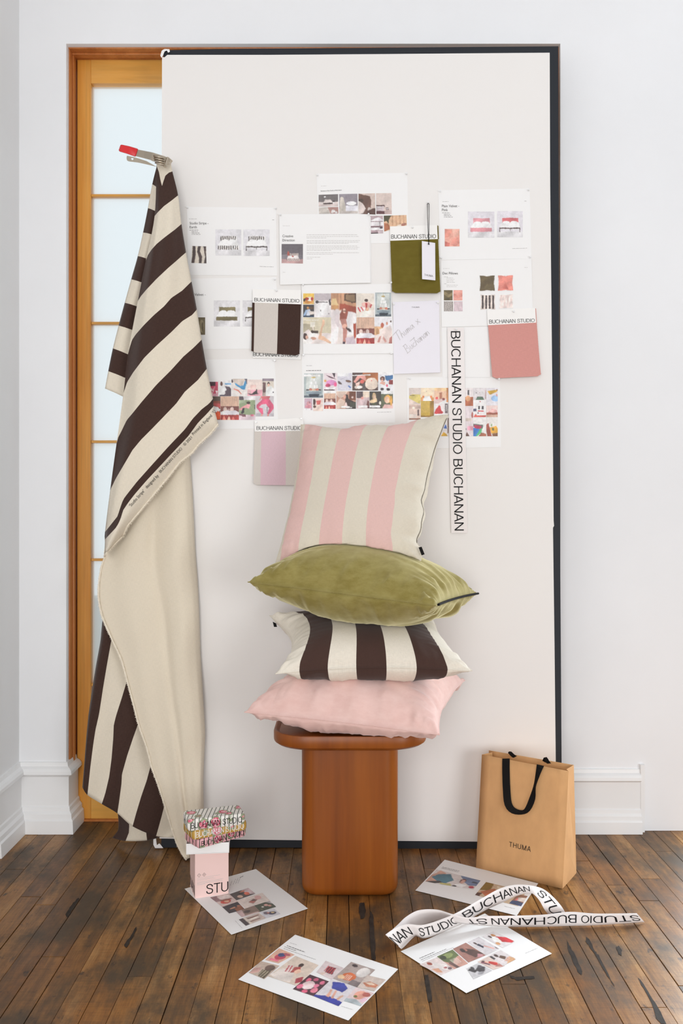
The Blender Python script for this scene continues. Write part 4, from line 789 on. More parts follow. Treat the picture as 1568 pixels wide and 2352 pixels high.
# hang tag on its cord
tg = Sheet('hang_tag', [(968.5, 553.5), (999, 558), (999.5, 644), (969, 641)], 'pale lilac lettered hang tag on a black cord over the olive swatch', 'tag', pb, 18, None, 'paper_lilac', .0006)
tg.text('THUMA', [(974, 629), (994, 632), (994, 636.5), (974, 633.5)], 'ink_soft', spacing=1.2)
v, f = merge(tube([PB(981, 468, .008), PB(981.5, 500, .02), PB(983, 535, .026), PB(984, 560, .0265)], .0009, 6), tube([PB(985, 468, .008), PB(985, 500, .02), PB(984.5, 535, .027), PB(984.5, 560, .0265)], .0009, 6), tube([PB(981, 469, .008), PB(983, 466.5, .01), PB(985, 469, .008)], .0009, 6), tube([PB(982.6, 560, .027), PB(985.8, 561, .027)], .0016, 8))
tg.t.part('cord', v, f, M['black_tape'], smooth=True)

# tall lettered tape
tq = [(1027, 752), (1065, 752), (1073.5, 1224), (1036, 1224)]
tp = Sheet('lettered_tape', tq, 'tall vertical white tape lettered in black, pinned to the board', 'tape', pb, 4, None, 'tape_cloth', .0006)
def tape_word(w, y0, y1):
    def c(u, y): k = (y - 752) / 472; x0 = 1027 + 9 * k; return (x0 + (37.5 - .5 * k) * u, y)
    q = [c(.78, y0), c(.78, y1), c(.21, y1), c(.21, y0)]
    tp.text(w, q)
tape_word('BUCHANAN', 760.8, 925); tape_word('STUDIO', 937, 1042.7); tape_word('BUCHANAN', 1054.5, 1218.7)

# push pins
def pin(x, y, label, layer=3):
    p = PB(x, y, .0045 + layer * .0011); V, F = [], []
    prof = [(0, .0030), (.0012, .0030), (.002, .0016), (.005, .0015), (.0065, .0028), (.0075, .0027)]
    n = 10
    for o, r in prof:
        for k in range(n): V.append((p.x + r * math.cos(6.2832 * k / n), p.y - o, p.z + r * math.sin(6.2832 * k / n)))
    for i in range(len(prof) - 1):
        for k in range(n): F.append((i * n + k, i * n + (k + 1) % n, (i + 1) * n + (k + 1) % n, (i + 1) * n + k))
    F += [tuple(range(n)), tuple(range((len(prof) - 1) * n, len(prof) * n))]
    solo('push_pin', V, F, M['pin'], label, 'push pin', 'clear push pins', p, smooth=True, autosmooth=40)
for a in ((431, 477, 'clear push pin at the top left corner of the striped beds sheet'), (633, 479, 'clear push pin at the top right corner of the striped beds sheet'), (644, 494, 'clear push pin at the top left corner of the sheet with grey paragraphs', 5), (846, 493, 'clear push pin at the top right corner of the sheet with grey paragraphs', 5),
          (729, 403, 'clear push pin at the top left of the highest sheet'), (933, 400, 'clear push pin at the top right of the highest sheet'), (983, 466, 'clear push pin holding the black cord of the hang tag'), (947, 523, 'clear push pin through the card above the olive swatch', 6), (1010, 440, 'clear push pin at the top left of the pink bed sheet'), (1213, 437, 'clear push pin at the top right of the pink bed sheet'),
          (1013, 593, 'clear push pin at the top left of the four cushions sheet', 4), (1217, 591, 'clear push pin at the top right of the four cushions sheet'), (898, 650, 'clear push pin at the lower left edge of the olive swatch', 5), (635, 668, 'clear push pin through the card of the beige and brown swatch', 6), (631, 642, 'clear push pin above the beige and brown swatch'), (696, 655, 'clear push pin at the top left of the large photo collage'),
          (904, 699, 'clear push pin at the top left of the handwritten letter', 5), (1005, 696, 'clear push pin at the top right of the handwritten letter', 5), (1047, 757, 'clear push pin at the head of the tall lettered tape', 6), (1179, 716, 'clear push pin through the card of the rose pink swatch', 6), (1145, 871, 'clear push pin under the foot of the rose pink swatch', 5), (941, 870, 'clear push pin at the top left of the orange collage sheet'),
          (697, 816, 'clear push pin at the top left of the two-row photo sheet'), (898, 812, 'clear push pin at the top right of the two-row photo sheet'), (631, 829, 'clear push pin at the top right of the pink collage sheet'), (588, 970, 'clear push pin left on the card of the mauve and grey swatch', 6), (692, 962, 'clear push pin right on the card of the mauve and grey swatch', 6)):
    pin(*a)

# ------------------------------------------------------------------ hanging striped fabric
fab = Thing('striped_fabric', 'long dark brown and beige striped linen hanging from the spring clamp', 'fabric', PF(300, 1975))
def c5(p): return (p[0] / 3.565 + 180, p[1] / 3.565 + 300)
def c6(p): return (p[0] / 4.703 + 200, p[1] / 4.703 + 900)
def c7(p): return (p[0] / 3.794 + 160, p[1] / 3.794 + 1380)
def rows_mesh(rows, nc, sub, depth, slots, mats, name, uvs=None, solid=.0012, flip=False):
    """rows: polylines in photo pixels; smooth surface through them; slots[i] = material of the band below row i"""
    R = [resample([(x, y, 0) for x, y in r], nc) for r in rows]
    V, UV, F, I = [], [], [], []; m = len(R) - 1; L = []
    for k in range(m * sub + 1):
        i = min(k // sub, m - 1); f = (k - i * sub) / sub
        p0, p1, p2, p3 = R[max(i - 1, 0)], R[i], R[i + 1], R[min(i + 2, m)]
        L.append([0.5 * ((2 * b) + (c - a) * f + (2 * a - 5 * b + 4 * c - d) * f * f + (3 * b - a - 3 * c + d) * f ** 3) for a, b, c, d in zip(p0, p1, p2, p3)])
    for k, row in enumerate(L):
        for j, p in enumerate(row):
            V.append(P(p.x, p.y, depth(p.x, p.y, j / nc, k / (m * sub))))
            UV.append((p.x / 747, p.y / 747))
    for k in range(m * sub):
        for j in range(nc):
            a = k * (nc + 1) + j; q = (a, a + 1, a + nc + 2, a + nc + 1)
            F.append(q[::-1] if flip else q); I.append(slots[k // sub])
    return fab.part(name, V, F, [M[x] for x in mats], midx=I, uvs=UV, smooth=True, solid=solid), L
def sm(t): t = max(0.0, min(1.0, t)); return t * t * (3 - 2 * t)
RIGHT = [(386, 362), (397, 372), (405, 410), (408.6, 449), (416.5, 515), (427, 580), (439.5, 646), (451.5, 711), (463, 780), (474.5, 847), (487, 900), (490, 932), (502, 972)]
LEFT = [(359, 372), (358, 420), (355, 496), (335, 599), (316, 692), (294, 813), (284, 903), (270, 1010), (253, 1127), (241, 1222), (240, 1270), (239, 1280)]
def DA(x, y, w=None, v=None):
    xl, xr = at_y(LEFT, y), at_y(RIGHT, y)
    if y > 972: xr = 502 - (y - 972) * .85
    w = max(0, min(1, (x - xl) / max(xr - xl, 6)))
    k = sm((y - 370) / 260)
    d = 2.518 - .022 * k - (.014 + .034 * k) * math.sin(math.pi * min(1, .12 + .88 * w)) ** .8
    d += .034 * k * (1 - sm(w / .16))                     # the fold rolls back on the left
    d += .006 * k * math.sin(w * 9 + y / 95) * sm(w * 3) * sm((1 - w) * 3)
    d += .0035 * math.sin(y / 37 + w * 5) * sm((y - 1000) / 200)
    return d
A_rows = [
    [c5(p) for p in ((748, 222), (735, 240), (715, 262), (690, 275), (668, 272), (645, 262))],
    [c5(p) for p in ((769, 335), (740, 345), (712, 370), (695, 420), (685, 455), (672, 405), (660, 340), (640, 285))],
    [c5(p) for p in ((815, 530), (760, 575), (700, 620), (650, 670), (625, 700))],
    [c5(p) for p in ((843, 765), (790, 810), (700, 880), (640, 930), (600, 975), (570, 1020), (553, 1065))],
    [c5(p) for p in ((880, 997), (820, 1050), (740, 1120), (640, 1215), (560, 1300), (510, 1360), (487, 1398))],
    [c5(p) for p in ((925, 1235), (850, 1310), (760, 1370), (700, 1440), (620, 1510), (540, 1590), (470, 1670), (440, 1715), (420, 1780), (407, 1830))],
    [c5(p) for p in ((968, 1465), (930, 1510), (850, 1560), (760, 1650), (640, 1760), (540, 1860), (450, 1980), (400, 2060), (370, 2150))],
    [c5(p) for p in ((1008, 1712), (940, 1780), (860, 1850), (760, 1960), (640, 2080), (520, 2220), (440, 2320))] + [c6(p) for p in ((430, 305), (370, 430), (338, 490), (318, 560))],
    [c5(p) for p in ((1050, 1950), (980, 2040), (870, 2140))] + [c6(p) for p in ((960, 130), (830, 265), (700, 400), (580, 520), (490, 630), (450, 700), (380, 820), (310, 940), (250, 1065))],
    [c6(p) for p in ((1358, 75), (1320, 125), (1240, 185), (1140, 290), (1060, 400), (880, 590), (700, 790), (540, 970), (430, 1110), (390, 1165), (360, 1250), (330, 1345), (270, 1420), (195, 1515))],
    [c6(p) for p in ((1365, 155), (1290, 240), (1200, 330), (1090, 480), (900, 680), (640, 960), (520, 1100), (450, 1190), (390, 1280), (360, 1380), (320, 1460), (195, 1595))],
    [c6(p) for p in ((1415, 345), (1330, 450), (1200, 570), (1130, 660), (1000, 760), (860, 940), (700, 1130), (560, 1300), (440, 1440), (380, 1560), (290, 1650), (205, 1745), (188, 1775))]]
rows_mesh(A_rows, 44, 6, DA, [0, 1, 0, 1, 0, 1, 0, 1, 0, 1, 0], ('linen_beige', 'linen_brown'), 'front_fold', flip=True)
B_left = [(645, 280), (605, 440), (570, 635), (530, 835), (487, 1028), (433, 1218), (380, 1410), (330, 1597), (283, 1783), (245, 1970), (218, 2112)]
B_right = [(690, 280), (640, 462), (625, 657), (593, 848), (548, 1045), (517, 1243), (472, 1437), (433, 1630), (405, 1832), (383, 2025), (364, 2178)]
B_rows = []
for i, (a, b) in enumerate(zip(B_left, B_right)):
    e = 30 + 6 * i; sl = (b[1] - a[1]) / max(20, b[0] - a[0])
    B_rows.append([c5(a), c5(((a[0] + b[0]) / 2, (a[1] + b[1]) / 2 - 2)), c5(b), c5((b[0] + e, b[1] + e * sl * .8))])
rows_mesh(B_rows, 14, 4, lambda x, y, u, v: 2.55 - .016 * math.sin(math.pi * (u * .9 + .1)) + .006 * math.sin(u * 6 + v * 5), [1, 0, 1, 0, 1, 0, 1, 0, 1, 0], ('linen_beige', 'linen_brown'), 'back_fold', flip=False)
CL = [(240, 1235), (243.6, 1271), (232, 1304), (228, 1330), (225.5, 1353), (226, 1380), (235, 1419.5), (257.5, 1469.6), (278.6, 1514), (292, 1564.5), (307.6, 1622), (318, 1665), (339, 1723), (347, 1759.5), (363, 1802), (379, 1852), (394.6, 1904.5), (408, 1944), (427, 1974)]
CR = [(432, 985), (436, 1049), (442, 1134), (447.7, 1261), (453, 1325), (457, 1400), (458, 1440), (460.5, 1512), (467, 1617), (471, 1683), (468, 1749), (466, 1802), (468, 1868), (462, 1920), (446, 1966)]
NR = 34
CLs, CRs = resample([(x, y, 0) for x, y in CL], NR), resample([(x, y, 0) for x, y in CR], NR)
def DC(x, y, u, v):
    floor_d = FPX * EYE / (max(y, 1880) - CY)
    d = 2.535 - .062 * v - .012 * math.sin(math.pi * u)
    d += .011 * math.exp(-((u - .60 + .12 * v) / .06) ** 2) * sm(v * 5) - .010 * math.exp(-((u - .80) / .12) ** 2)
    d += .007 * math.sin(u * 11 + v * 7) * sm(u * 4) * (1 - .5 * v) + .004 * math.sin(v * 31 + u * 4) * u
    d += .030 * sm((u - .93) / .07)
    return min(d, floor_d - .012)
C_rows = []
for k in range(NR + 1):
    a, b = CLs[k], CRs[k]
    C_rows.append([(a.x + (b.x - a.x) * t, a.y + (b.y - a.y) * t) for t in (0, .25, .5, .75, 1)])
rows_mesh(C_rows, 36, 2, DC, [0] * NR, ('linen_back',), 'reverse_side', flip=True)
D_cols = [
    [(300, 110), (285, 180), (270, 350), (235, 540), (200, 750), (165, 990), (145, 1200), (130, 1400), (112, 1625)],
    [(390, 250), (362, 345), (320, 580), (290, 760), (255, 990), (225, 1120), (205, 1250), (180, 1450), (155, 1692)],
    [(520, 620), (497, 705), (450, 860), (405, 1000), (385, 1080), (380, 1200), (365, 1380), (345, 1530), (310, 1680), (280, 1770)],
    [(620, 1000), (595, 1075), (550, 1200), (500, 1350), (455, 1510), (450, 1600), (430, 1750), (415, 1852)],
    [(730, 1360), (705, 1440), (670, 1570), (625, 1700), (580, 1850), (548, 1965)],
    [(850, 1690), (828, 1770), (800, 1880), (775, 1970), (752, 2050)],
    [(960, 1990), (920, 2045), (890, 2060)]]
rows_mesh([[c7(p) for p in r] for r in D_cols], 34, 5, lambda x, y, u, v: 2.535 - .010 * math.sin(v * 17 + u * 2) - .012 * u + .02 * (1 - sm(v / .08)), [1, 0, 1, 0, 1, 0], ('linen_beige', 'linen_brown'), 'lower_fold')
E_cols = [
    [(418, 1840), (428, 1930), (424, 2000), (372, 2066)], [(515, 1910), (520, 1960), (517, 2020), (488, 2092)],
    [(662, 1960), (665, 1995), (670, 2050), (675, 2088)], [(760, 2010), (765, 2030), (785, 2044), (815, 2048)]]
rows_mesh([[c7(p) for p in r] for r in E_cols], 10, 6, lambda x, y, u, v: 2.541 - .008 * math.sin(u * 3) * v + .05 * (1 - sm(v / .5)), [1, 0, 1], ('linen_beige', 'linen_brown'), 'trailing_end')
# frayed cut edges: a raw cord of thread ends with loose fringe
def fringe(line, dfn, inward, seed, amp=2.6):
    rnd = random.Random(seed); pts = resample([(x, y, 0) for x, y in line], 150); V, F = [], []
    base = [P(p.x, p.y, dfn(p.x, p.y) - .0025) for p in pts]
    v, f = tube(base, [.0022 + .0012 * rnd.random() for _ in pts], 6); V += v; F += f
    for i in range(1, len(pts) - 1):
        t = (pts[i + 1] - pts[i - 1]).normalized()
        for _ in range(3):
            o = rnd.uniform(1.0, 2.2) * amp; a = Vector((-t.y, t.x, 0)) * inward
            q = pts[i] + t * rnd.uniform(-2, 2); e = q + a * o + t * rnd.uniform(-1.5, 1.5)
            d = dfn(q.x, q.y) - .002 - rnd.random() * .003
            n = len(V); w = t * .32
            V += [P(q.x - w.x, q.y - w.y, d), P(q.x + w.x, q.y + w.y, d), P(e.x + w.x * .6, e.y + w.y * .6, d - .002), P(e.x - w.x * .6, e.y - w.y * .6, d - .002)]
            F.append((n, n + 1, n + 2, n + 3))
    o = fab.part('frayed_edge', V, F, M['fray']); o['label'] = 'pale frayed cut edge'
fringe(A_rows[-1], lambda x, y: DA(x, y), -1, 3)
def DCe(x, y):
    k = min(range(NR + 1), key=lambda i: abs(CLs[i].y - y)); return DC(x, y, 0, k / NR)
fringe([(p.x, p.y) for p in CLs[1:]], DCe, 1, 5, 2.0)
def sel(word, xa, xb, dx, dy, mat='ink', cap=.0, size=9.5):
    """type along the printed selvedge, between two points of the strip"""
    a, b = c6(xa), c6(xb); tx, ty = b[0] - a[0], b[1] - a[1]; L = math.hypot(tx, ty); nx, ny = ty / L, -tx / L
    def fn(u, v):
        x, y = a[0] + tx * u - nx * v * -size, a[1] + ty * u - ny * v * -size
        return P(x, y, DA(x, y) - .0018)
    v, f = letters(fn, word); return fab.part('printed_lettering', v, f, M[mat])
sel('‘Studio Stripe’', (472, 1246), (624, 1074), 0, 0, size=7.5)
sel('designed by', (648, 1046), (776, 910), 0, 0, size=7.5)
sel('BUCHANAN STUDIO', (795, 878), (1030, 618), 0, 0, size=6.5)
sel('© 2021', (1056, 586), (1136, 497), 0, 0, size=6.5)
sel('Printed in England', (1150, 470), (1352, 262), 0, 0, size=7.0)
sel('TI', (1372, 236), (1388, 205), 0, 0, 'ink_soft', size=6)

# spring clamp
cl = Thing('spring_clamp', 'steel spring clamp with a red grip holding the fabric to the board', 'clamp', P(*c5((640, 230)), 2.48))
def plate(path, w, t, dep, seg=1):
    """bent plate: path of (x, y, width) in clamp-crop pixels with depths"""
    V, F = [], []; n = len(path)
    for i, (x, y, ww) in enumerate(path):
        a, b = path[max(i - 1, 0)], path[min(i + 1, n - 1)]
        tx, ty = b[0] - a[0], b[1] - a[1]; L = math.hypot(tx, ty); nx, ny = -ty / L, tx / L; d = dep[i]
        for s, o in ((-.5, .007), (-.46, 0), (.46, 0), (.5, .007)): V.append(P(*c5((x + nx * ww * s, y + ny * ww * s)), d + o))
        for s, o in ((.5, .007), (.46, 0), (-.46, 0), (-.5, .007)): V.append(P(*c5((x + nx * (ww - 5) * s, y + ny * (ww - 5) * s)), d + o + t))
    for i in range(n - 1):
        for k in range(8): F.append((i * 8 + k, i * 8 + (k + 1) % 8, i * 8 + 8 + (k + 1) % 8, i * 8 + 8 + k))
    F += [tuple(range(8))[::-1], tuple(range((n - 1) * 8, n * 8))]
    return V, F
up = cl.part('upper_arm', *plate([(468, 180, 58), (540, 196, 62), (600, 210, 66), (612, 216, 70), (700, 242, 66), (722, 250, 62), (748, 252, 46), (764, 262, 34)], 0, .0016, [2.452, 2.458, 2.466, 2.464, 2.470, 2.474, 2.484, 2.50]), M['metal'], bevel=.0006)
cl.part('grip', *plate([(336, 140, 44), (345, 143, 60), (405, 158, 66), (472, 180, 70), (478, 182, 66)], 0, .005, [2.436, 2.432, 2.438, 2.447, 2.450]), M['red_vinyl'], parent=None, bevel=.0015, label='red vinyl dipped grip', smooth=True, autosmooth=50)
ribs = [tube([P(*c5((616 + 4 * k, 206 + 19 * k)), 2.462), P(*c5((660 + 4 * k, 217 + 19 * k)), 2.460), P(*c5((704 + 3 * k, 229 + 19 * k)), 2.466)], .0026, 8) for k in range(4)]
for r in ribs: cl.part('spring_rib', *r, M['metal'], parent=up, smooth=True)
v, f = merge(tube([P(*c5((708, 292)), 2.469), P(*c5((734, 222)), 2.474)], .0042, 10), tube([P(*c5((706, 298)), 2.469), P(*c5((711, 285)), 2.469)], .0055, 10))
cl.part('pivot', v, f, M['metal'], smooth=True, autosmooth=40)
def lower_arm():
    cx, cy = 442, 231
    ang = lambda p: math.atan2(p[1] - cy, p[0] - cx)
    rs = sorted([(398, 205), (425, 211), (470, 221), (560, 250), (640, 296), (560, 277), (490, 262), (440, 256), (412, 252), (400, 246), (395, 235), (394, 220)], key=ang)
    hs = [(cx + 9 * math.cos(ang(p)), cy + 11 * math.sin(ang(p))) for p in rs]
    k = len(rs); V, F = [], []
    for d in (2.585, 2.5875): V += [P(*c5(p), d + .0 * 1) for p in rs] + [P(*c5(p), d) for p in hs]
    m = 2 * k
    for i in range(k):
        j = (i + 1) % k
        F += [(i, j, k + j, k + i), (m + i, m + k + i, m + k + j, m + j), (i, m + i, m + j, j), (k + i, k + j, m + k + j, m + k + i)]
    return V, F
cl.part('lower_arm', *lower_arm(), M['metal'])

# ------------------------------------------------------------------ stool
def rring(cx, cy, hx, hy, r, z, n=8):
    out = []
    for sx, sy, a0 in ((1, 1, 0), (-1, 1, 90), (-1, -1, 180), (1, -1, 270)):
        for k in range(n + 1):
            a = math.radians(a0 + 90 * k / n); out.append((cx + sx * (hx - r) + r * math.cos(a), cy + sy * (hy - r) + r * math.sin(a), z))
    return out
def loft(rings, cap0=True, cap1=True):
    n = len(rings[0]); V = [p for r in rings for p in r]; F = []
    for i in range(len(rings) - 1):
        for k in range(n): F.append((i * n + k, i * n + (k + 1) % n, (i + 1) * n + (k + 1) % n, (i + 1) * n + k))
    if cap0: F.append(tuple(range(n))[::-1])
    if cap1: F.append(tuple(range((len(rings) - 1) * n, len(rings) * n)))
    return V, F
SX, SY = 0.0225, 2.350
stool = Thing('stool', 'walnut brown pedestal stool carrying the stack of cushions', 'stool', (SX, SY, 0))
stool.part('pedestal', *loft([rring(SX, SY, .1135, .112, .030, 0.0), rring(SX, SY, .119, .1175, .033, .003), rring(SX, SY, .1245, .123, .036, .0085), rring(SX, SY, .128, .1265, .038, .016), rring(SX, SY, .1292, .1278, .039, .024), rring(SX, SY, .1295, .128, .039, .400)]), M['stool'], smooth=True, autosmooth=30)
stool.part('seat', *loft([rring(SX, SY, .140, .138, .050, .398), rring(SX, SY, .172, .168, .075, .402), rring(SX, SY, .194, .190, .086, .410), rring(SX, SY, .2015, .1975, .090, .416), rring(SX, SY, .2035, .1995, .091, .422), rring(SX, SY, .2035, .1995, .091, .440), rring(SX, SY, .2015, .1975, .090, .4455), rring(SX, SY, .198, .194, .088, .446), rring(SX, SY, .194, .190, .085, .444), rring(SX, SY, .188, .184, .080, .4395)]), M['stool'], smooth=True, autosmooth=30)

# ------------------------------------------------------------------ cushions
def cushion(label, corners, t_top, t_bot, mat, seed, pull=.06, wr=.0045, power=(2.3, .62), ears=.0, stack='cushions stacked on the stool', floor_z=None, below=None, fn_extra=None, nu=64, pulls=None):
    c = [Vector(p) for p in corners]; cen = sum(c, Vector()) / 4      # c00 front-left, c10 front-right, c11 back-right, c01 back-left
    t = Thing('cushion', label, 'cushion', cen, stack)
    n = ((c[1] - c[0]).cross(c[3] - c[0])).normalized()
    pw, qw = power
    def base(u, v):
        pl, pr, pf_, pk = pulls or (pull,) * 4               # how far each edge midpoint draws in: left, right, front, back
        cu_, cv_ = 1 - (2 * v - 1) ** 2, 1 - (2 * u - 1) ** 2
        uu = u + cu_ * (pl * (1 - u) ** 1.5 - pr * u ** 1.5) * .5; vv = v + cv_ * (pf_ * (1 - v) ** 1.5 - pk * v ** 1.5) * .5
        return (c[0] * (1 - uu) + c[1] * uu) * (1 - vv) + (c[3] * (1 - uu) + c[2] * uu) * vv
    def prof(a): return max(0.0, 1 - abs(2 * a - 1) ** pw) ** qw
    def h(u, v, s):
        z = prof(u) * prof(v)
        e = min(u, 1 - u, v, 1 - v); along = u if min(v, 1 - v) < min(u, 1 - u) else v
        w = math.exp(-e / .10) * min(1, e / .02)
        rip = mnoise.noise(Vector((along * 11 + seed, s * 3.1 + (0 if min(v, 1 - v) < min(u, 1 - u) else 9), seed * 1.7))) + .5 * mnoise.noise(Vector((along * 27, s + seed, 2.2)))
        big = mnoise.noise(Vector((u * 3.2 + seed, v * 3.2, s * 2.0)))
        fold = abs(mnoise.noise(Vector((along * 17 + 3 * seed, s * 5.1, e * 3)))); fold = max(0, .16 - fold) / .16
        return z, wr * (w * rip * 2.6 + 1.1 * fold * math.exp(-e / .13) * min(1, e / .03) + .9 * big * min(1, e / .08))
    def surf(s, T):
        def f(u, v):
            a, b = .5 - .5 * math.cos(math.pi * u), .5 - .5 * math.cos(math.pi * v)
            a = .55 * a + .45 * u; b = .55 * b + .45 * v
            z, w = h(a, b, s)
            p = base(a, b) + n * s * (T * z + w)
            if fn_extra: p = fn_extra(p, a, b, s)
            return p
        return f
    uv = [((.55 * (.5 - .5 * math.cos(math.pi * i / nu)) + .45 * i / nu), (.55 * (.5 - .5 * math.cos(math.pi * j / nu)) + .45 * j / nu)) for j in range(nu + 1) for i in range(nu + 1)]
    V1, F1 = grid(surf(1, t_top), nu, nu); V2, F2 = grid(surf(-1, t_bot), nu, nu)
    k = len(V1); V = V1 + V2; F = F1 + [tuple(i + k for i in q)[::-1] for q in F2]
    rim = [i for i in range(nu)] + [i * (nu + 1) + nu for i in range(nu)] + [nu * (nu + 1) + nu - i for i in range(nu)] + [(nu - i) * (nu + 1) for i in range(nu)]
    for a, b in zip(rim, rim[1:] + rim[:1]): F.append((a, k + a, k + b, b))
    if floor_z is not None:
        for p in V: p.z = max(p.z, floor_z + .0008)
    if below is not None:                                  # lies on the cushion underneath without cutting into it
        for p in V:
            hit = below.ray_cast(Vector((p.x, p.y, 3)), Vector((0, 0, -1)))
            if hit[0] is not None and p.z < hit[0].z + .004 and p.z > hit[0].z - .16: p.z = hit[0].z + .004
    t.bvh = BVHTree.FromPolygons([tuple(p) for p in V], F)
    body = t.part('cover', V, F, M[mat], uvs=uv + uv, smooth=True)
    pts = [(V[a] + V[k + a]) / 2 for a in rim]
    def edge(u, v):
        p = (Vector(surf(1, t_top)(u, v)) + Vector(surf(-1, t_bot)(u, v))) / 2
        return p
    t.edge = edge
    t.n = n
    v, f = tube(pts + [pts[0]], .0013, 6, caps=False); t.part('seam', v, f, M[mat], smooth=True, uvs=[(uv + uv)[a] for a in rim + rim[:1] for _ in range(6)])
    t.surf = surf; t.T = (t_top, t_bot)
    return t
# bottom: pink velvet
c1 = cushion('pale pink velvet cushion at the bottom of the stack, on the stool', [P(561, 1636, 2.20), P(1009, 1688, 2.05), P(1068, 1562, 2.47), (-.11, 2.49, .56)], .105, .075, 'velvet_pink', 1.3, pulls=(.10, .10, .05, .1), wr=.009, power=(2.6, .55), floor_z=.4462)
# brown striped
c2 = cushion('brown and cream striped cushion, second from the bottom of the stack', [P(632, 1548, 2.12), P(1084, 1541, 2.10), (.275, 2.46, .695), P(619, 1414, 2.45)], .075, .085, 'stripe_brown', 4.1, pulls=(.22, .08, .16, .1), wr=.005, power=(2.6, .55), below=c1.bvh)
tb = [P(626, 1428, 2.435), P(634, 1432, 2.43), P(636, 1440, 2.43), P(629, 1440, 2.435)]
def tab(q): return [p + Vector((0, d, 0)) for d in (0, .001) for p in q], [(0, 1, 2, 3), (7, 6, 5, 4), (0, 4, 5, 1), (1, 5, 6, 2), (2, 6, 7, 3), (3, 7, 4, 0)]
c2.part('label_tab', *tab(tb), M['black_tape'])
# olive velvet with a zip
c3 = cushion('olive green velvet cushion with a black zip, above the striped one', [P(569, 1337, 2.20), P(1000, 1391, 2.05), P(1099, 1363, 2.42), (-.10, 2.50, .86)], .112, .098, 'velvet_olive', 7.7, pulls=(.06, .04, .04, .08), wr=.011, power=(2.4, .6), below=c2.bvh)
z = [c3.edge(1, k / 30) + Vector((.0035, -.0022, .001)) for k in range(2, 29)]
c3.part('zip', *tube(z, .0032, 6), M['black_tape'], smooth=True)
# standing pink striped
def slump(p, a, b, s):
    """creased right edge of the standing cushion"""
    k = math.exp(-((1 - a) / .16) ** 2)
    p = p + Vector((k * .007 * (math.sin(b * 24 + 1.0) + .6 * math.sin(b * 41)) * sm(b * 8) * sm((.52 - b) * 4), -k * .004 * math.sin(b * 31), 0))
    if s < 0:                                              # the back swells past the drawn-in seam
        p = p + Vector((.95, -.25, .1)) * (.024 * math.exp(-((a - .93) / .06) ** 2) * min(1, (1 - a) / .04) * math.sin(math.pi * b) ** .7)
    k2 = math.exp(-((1 - b) / .07) ** 2)
    return p + Vector((0, 0, k2 * (.005 * math.sin(a * 15 + .6) - .012 * math.sin(math.pi * a))))
c4 = cushion('pink and beige striped cushion standing on top of the stack', [P(632, 1296, 2.31), P(966, 1290, 2.215), P(1030, 953, 2.41), P(691, 978, 2.50)], .070, .062, 'stripe_pink', 2.9, pulls=(.07, .13, .04, .05), wr=.005, power=(2.6, .52), below=c3.bvh, fn_extra=slump)
tb = [c4.edge(1, .10) + Vector((dx, -.016, dz)) for dx, dz in ((-.010, .014), (-.002, .016), (.006, -.004), (-.002, -.007))]
c4.part('label_tab', *tab(tb), M['black_tape'])
c4.part('zip', *tube([c4.edge(1, k / 40) + Vector((-.0005, -.0022, 0)) for k in range(7, 39)], .0011, 6), M['seam_grey'], smooth=True)

# ------------------------------------------------------------------ paper bag
bag = Thing('shopping_bag', 'brown kraft paper bag with black ribbon handles beside the board', 'bag', (.5, 2.36, 0))
fl, fr, br_ = PF(1093, 1994), PF(1291, 2041), PF(1323, 2005)
bl_ = fl + (br_ - fr)
tfr, tfl, tbr, tbl = P(1305, 1771, 2.318), P(1106.5, 1733, 2.452), P(1317, 1757, 2.362), P(1122.5, 1723.5, 2.492)
k_ = (1 - .0); T_ = .0012
def quadslab(q, n, t):
    q = [Vector(p) for p in q]; return q + [p - n * t for p in q], [(0, 1, 2, 3), (7, 6, 5, 4), (0, 4, 5, 1), (1, 5, 6, 2), (2, 6, 7, 3), (3, 7, 4, 0)]
fn_ = (fr - fl).cross(tfl - fl).normalized()
def bulged(c, n, amp, nu=10, nv=12):
    return grid(lambda u, v: bil(c, u, v) + n * amp * math.sin(math.pi * u) * math.sin(math.pi * v), nu, nv)
bagf = [tfl, tfr, fr, fl]
V, F = bulged(bagf, fn_, .004); bag.part('front_panel', V, F, M['kraft'], smooth=True, solid=.0009)
V, F = bulged([tbr, tbl, bl_, br_], -fn_, .003); bag.part('back_panel', V, F, M['kraft'], smooth=True, solid=.0009)
mt = (tfr + tbr) / 2 + Vector((-.016, -.012, 0)); mb = (fr + br_) / 2 + Vector((.001, .0005, 0)); mm2 = mb.lerp(mt, .20) + Vector((.006, .002, 0))
bag.part('side_gusset', [tfr, mt, tbr, fr, mb, br_, mm2], [(0, 3, 6, 1), (1, 6, 5, 2), (3, 4, 6), (4, 5, 6)], M['kraft'], solid=.0009)
mt2 = (tfl + tbl) / 2 + Vector((.02, .0, 0)); mb2 = (fl + bl_) / 2; mm3 = mb2.lerp(mt2, .2)
bag.part('side_gusset', [tfl, mt2, tbl, fl, mb2, bl_, mm3], [(0, 1, 6, 3), (1, 2, 5, 6), (3, 6, 4), (4, 6, 5)], M['kraft'], solid=.0009)
bag.part('base', [fl, fr, br_, bl_], [(0, 1, 2, 3)], M['kraft'], solid=.0009)
def in_plane(c, x, y):
    """photo pixel -> point on the plane of the panel"""
    n = (Vector(c[1]) - Vector(c[0])).cross(Vector(c[3]) - Vector(c[0])).normalized()
    r = Vector(((x - CX) / FPX, 1, (CY - y) / FPX)); o = Vector((0, 0, EYE))
    return o + r * ((Vector(c[0]) - o).dot(n) / r.dot(n))
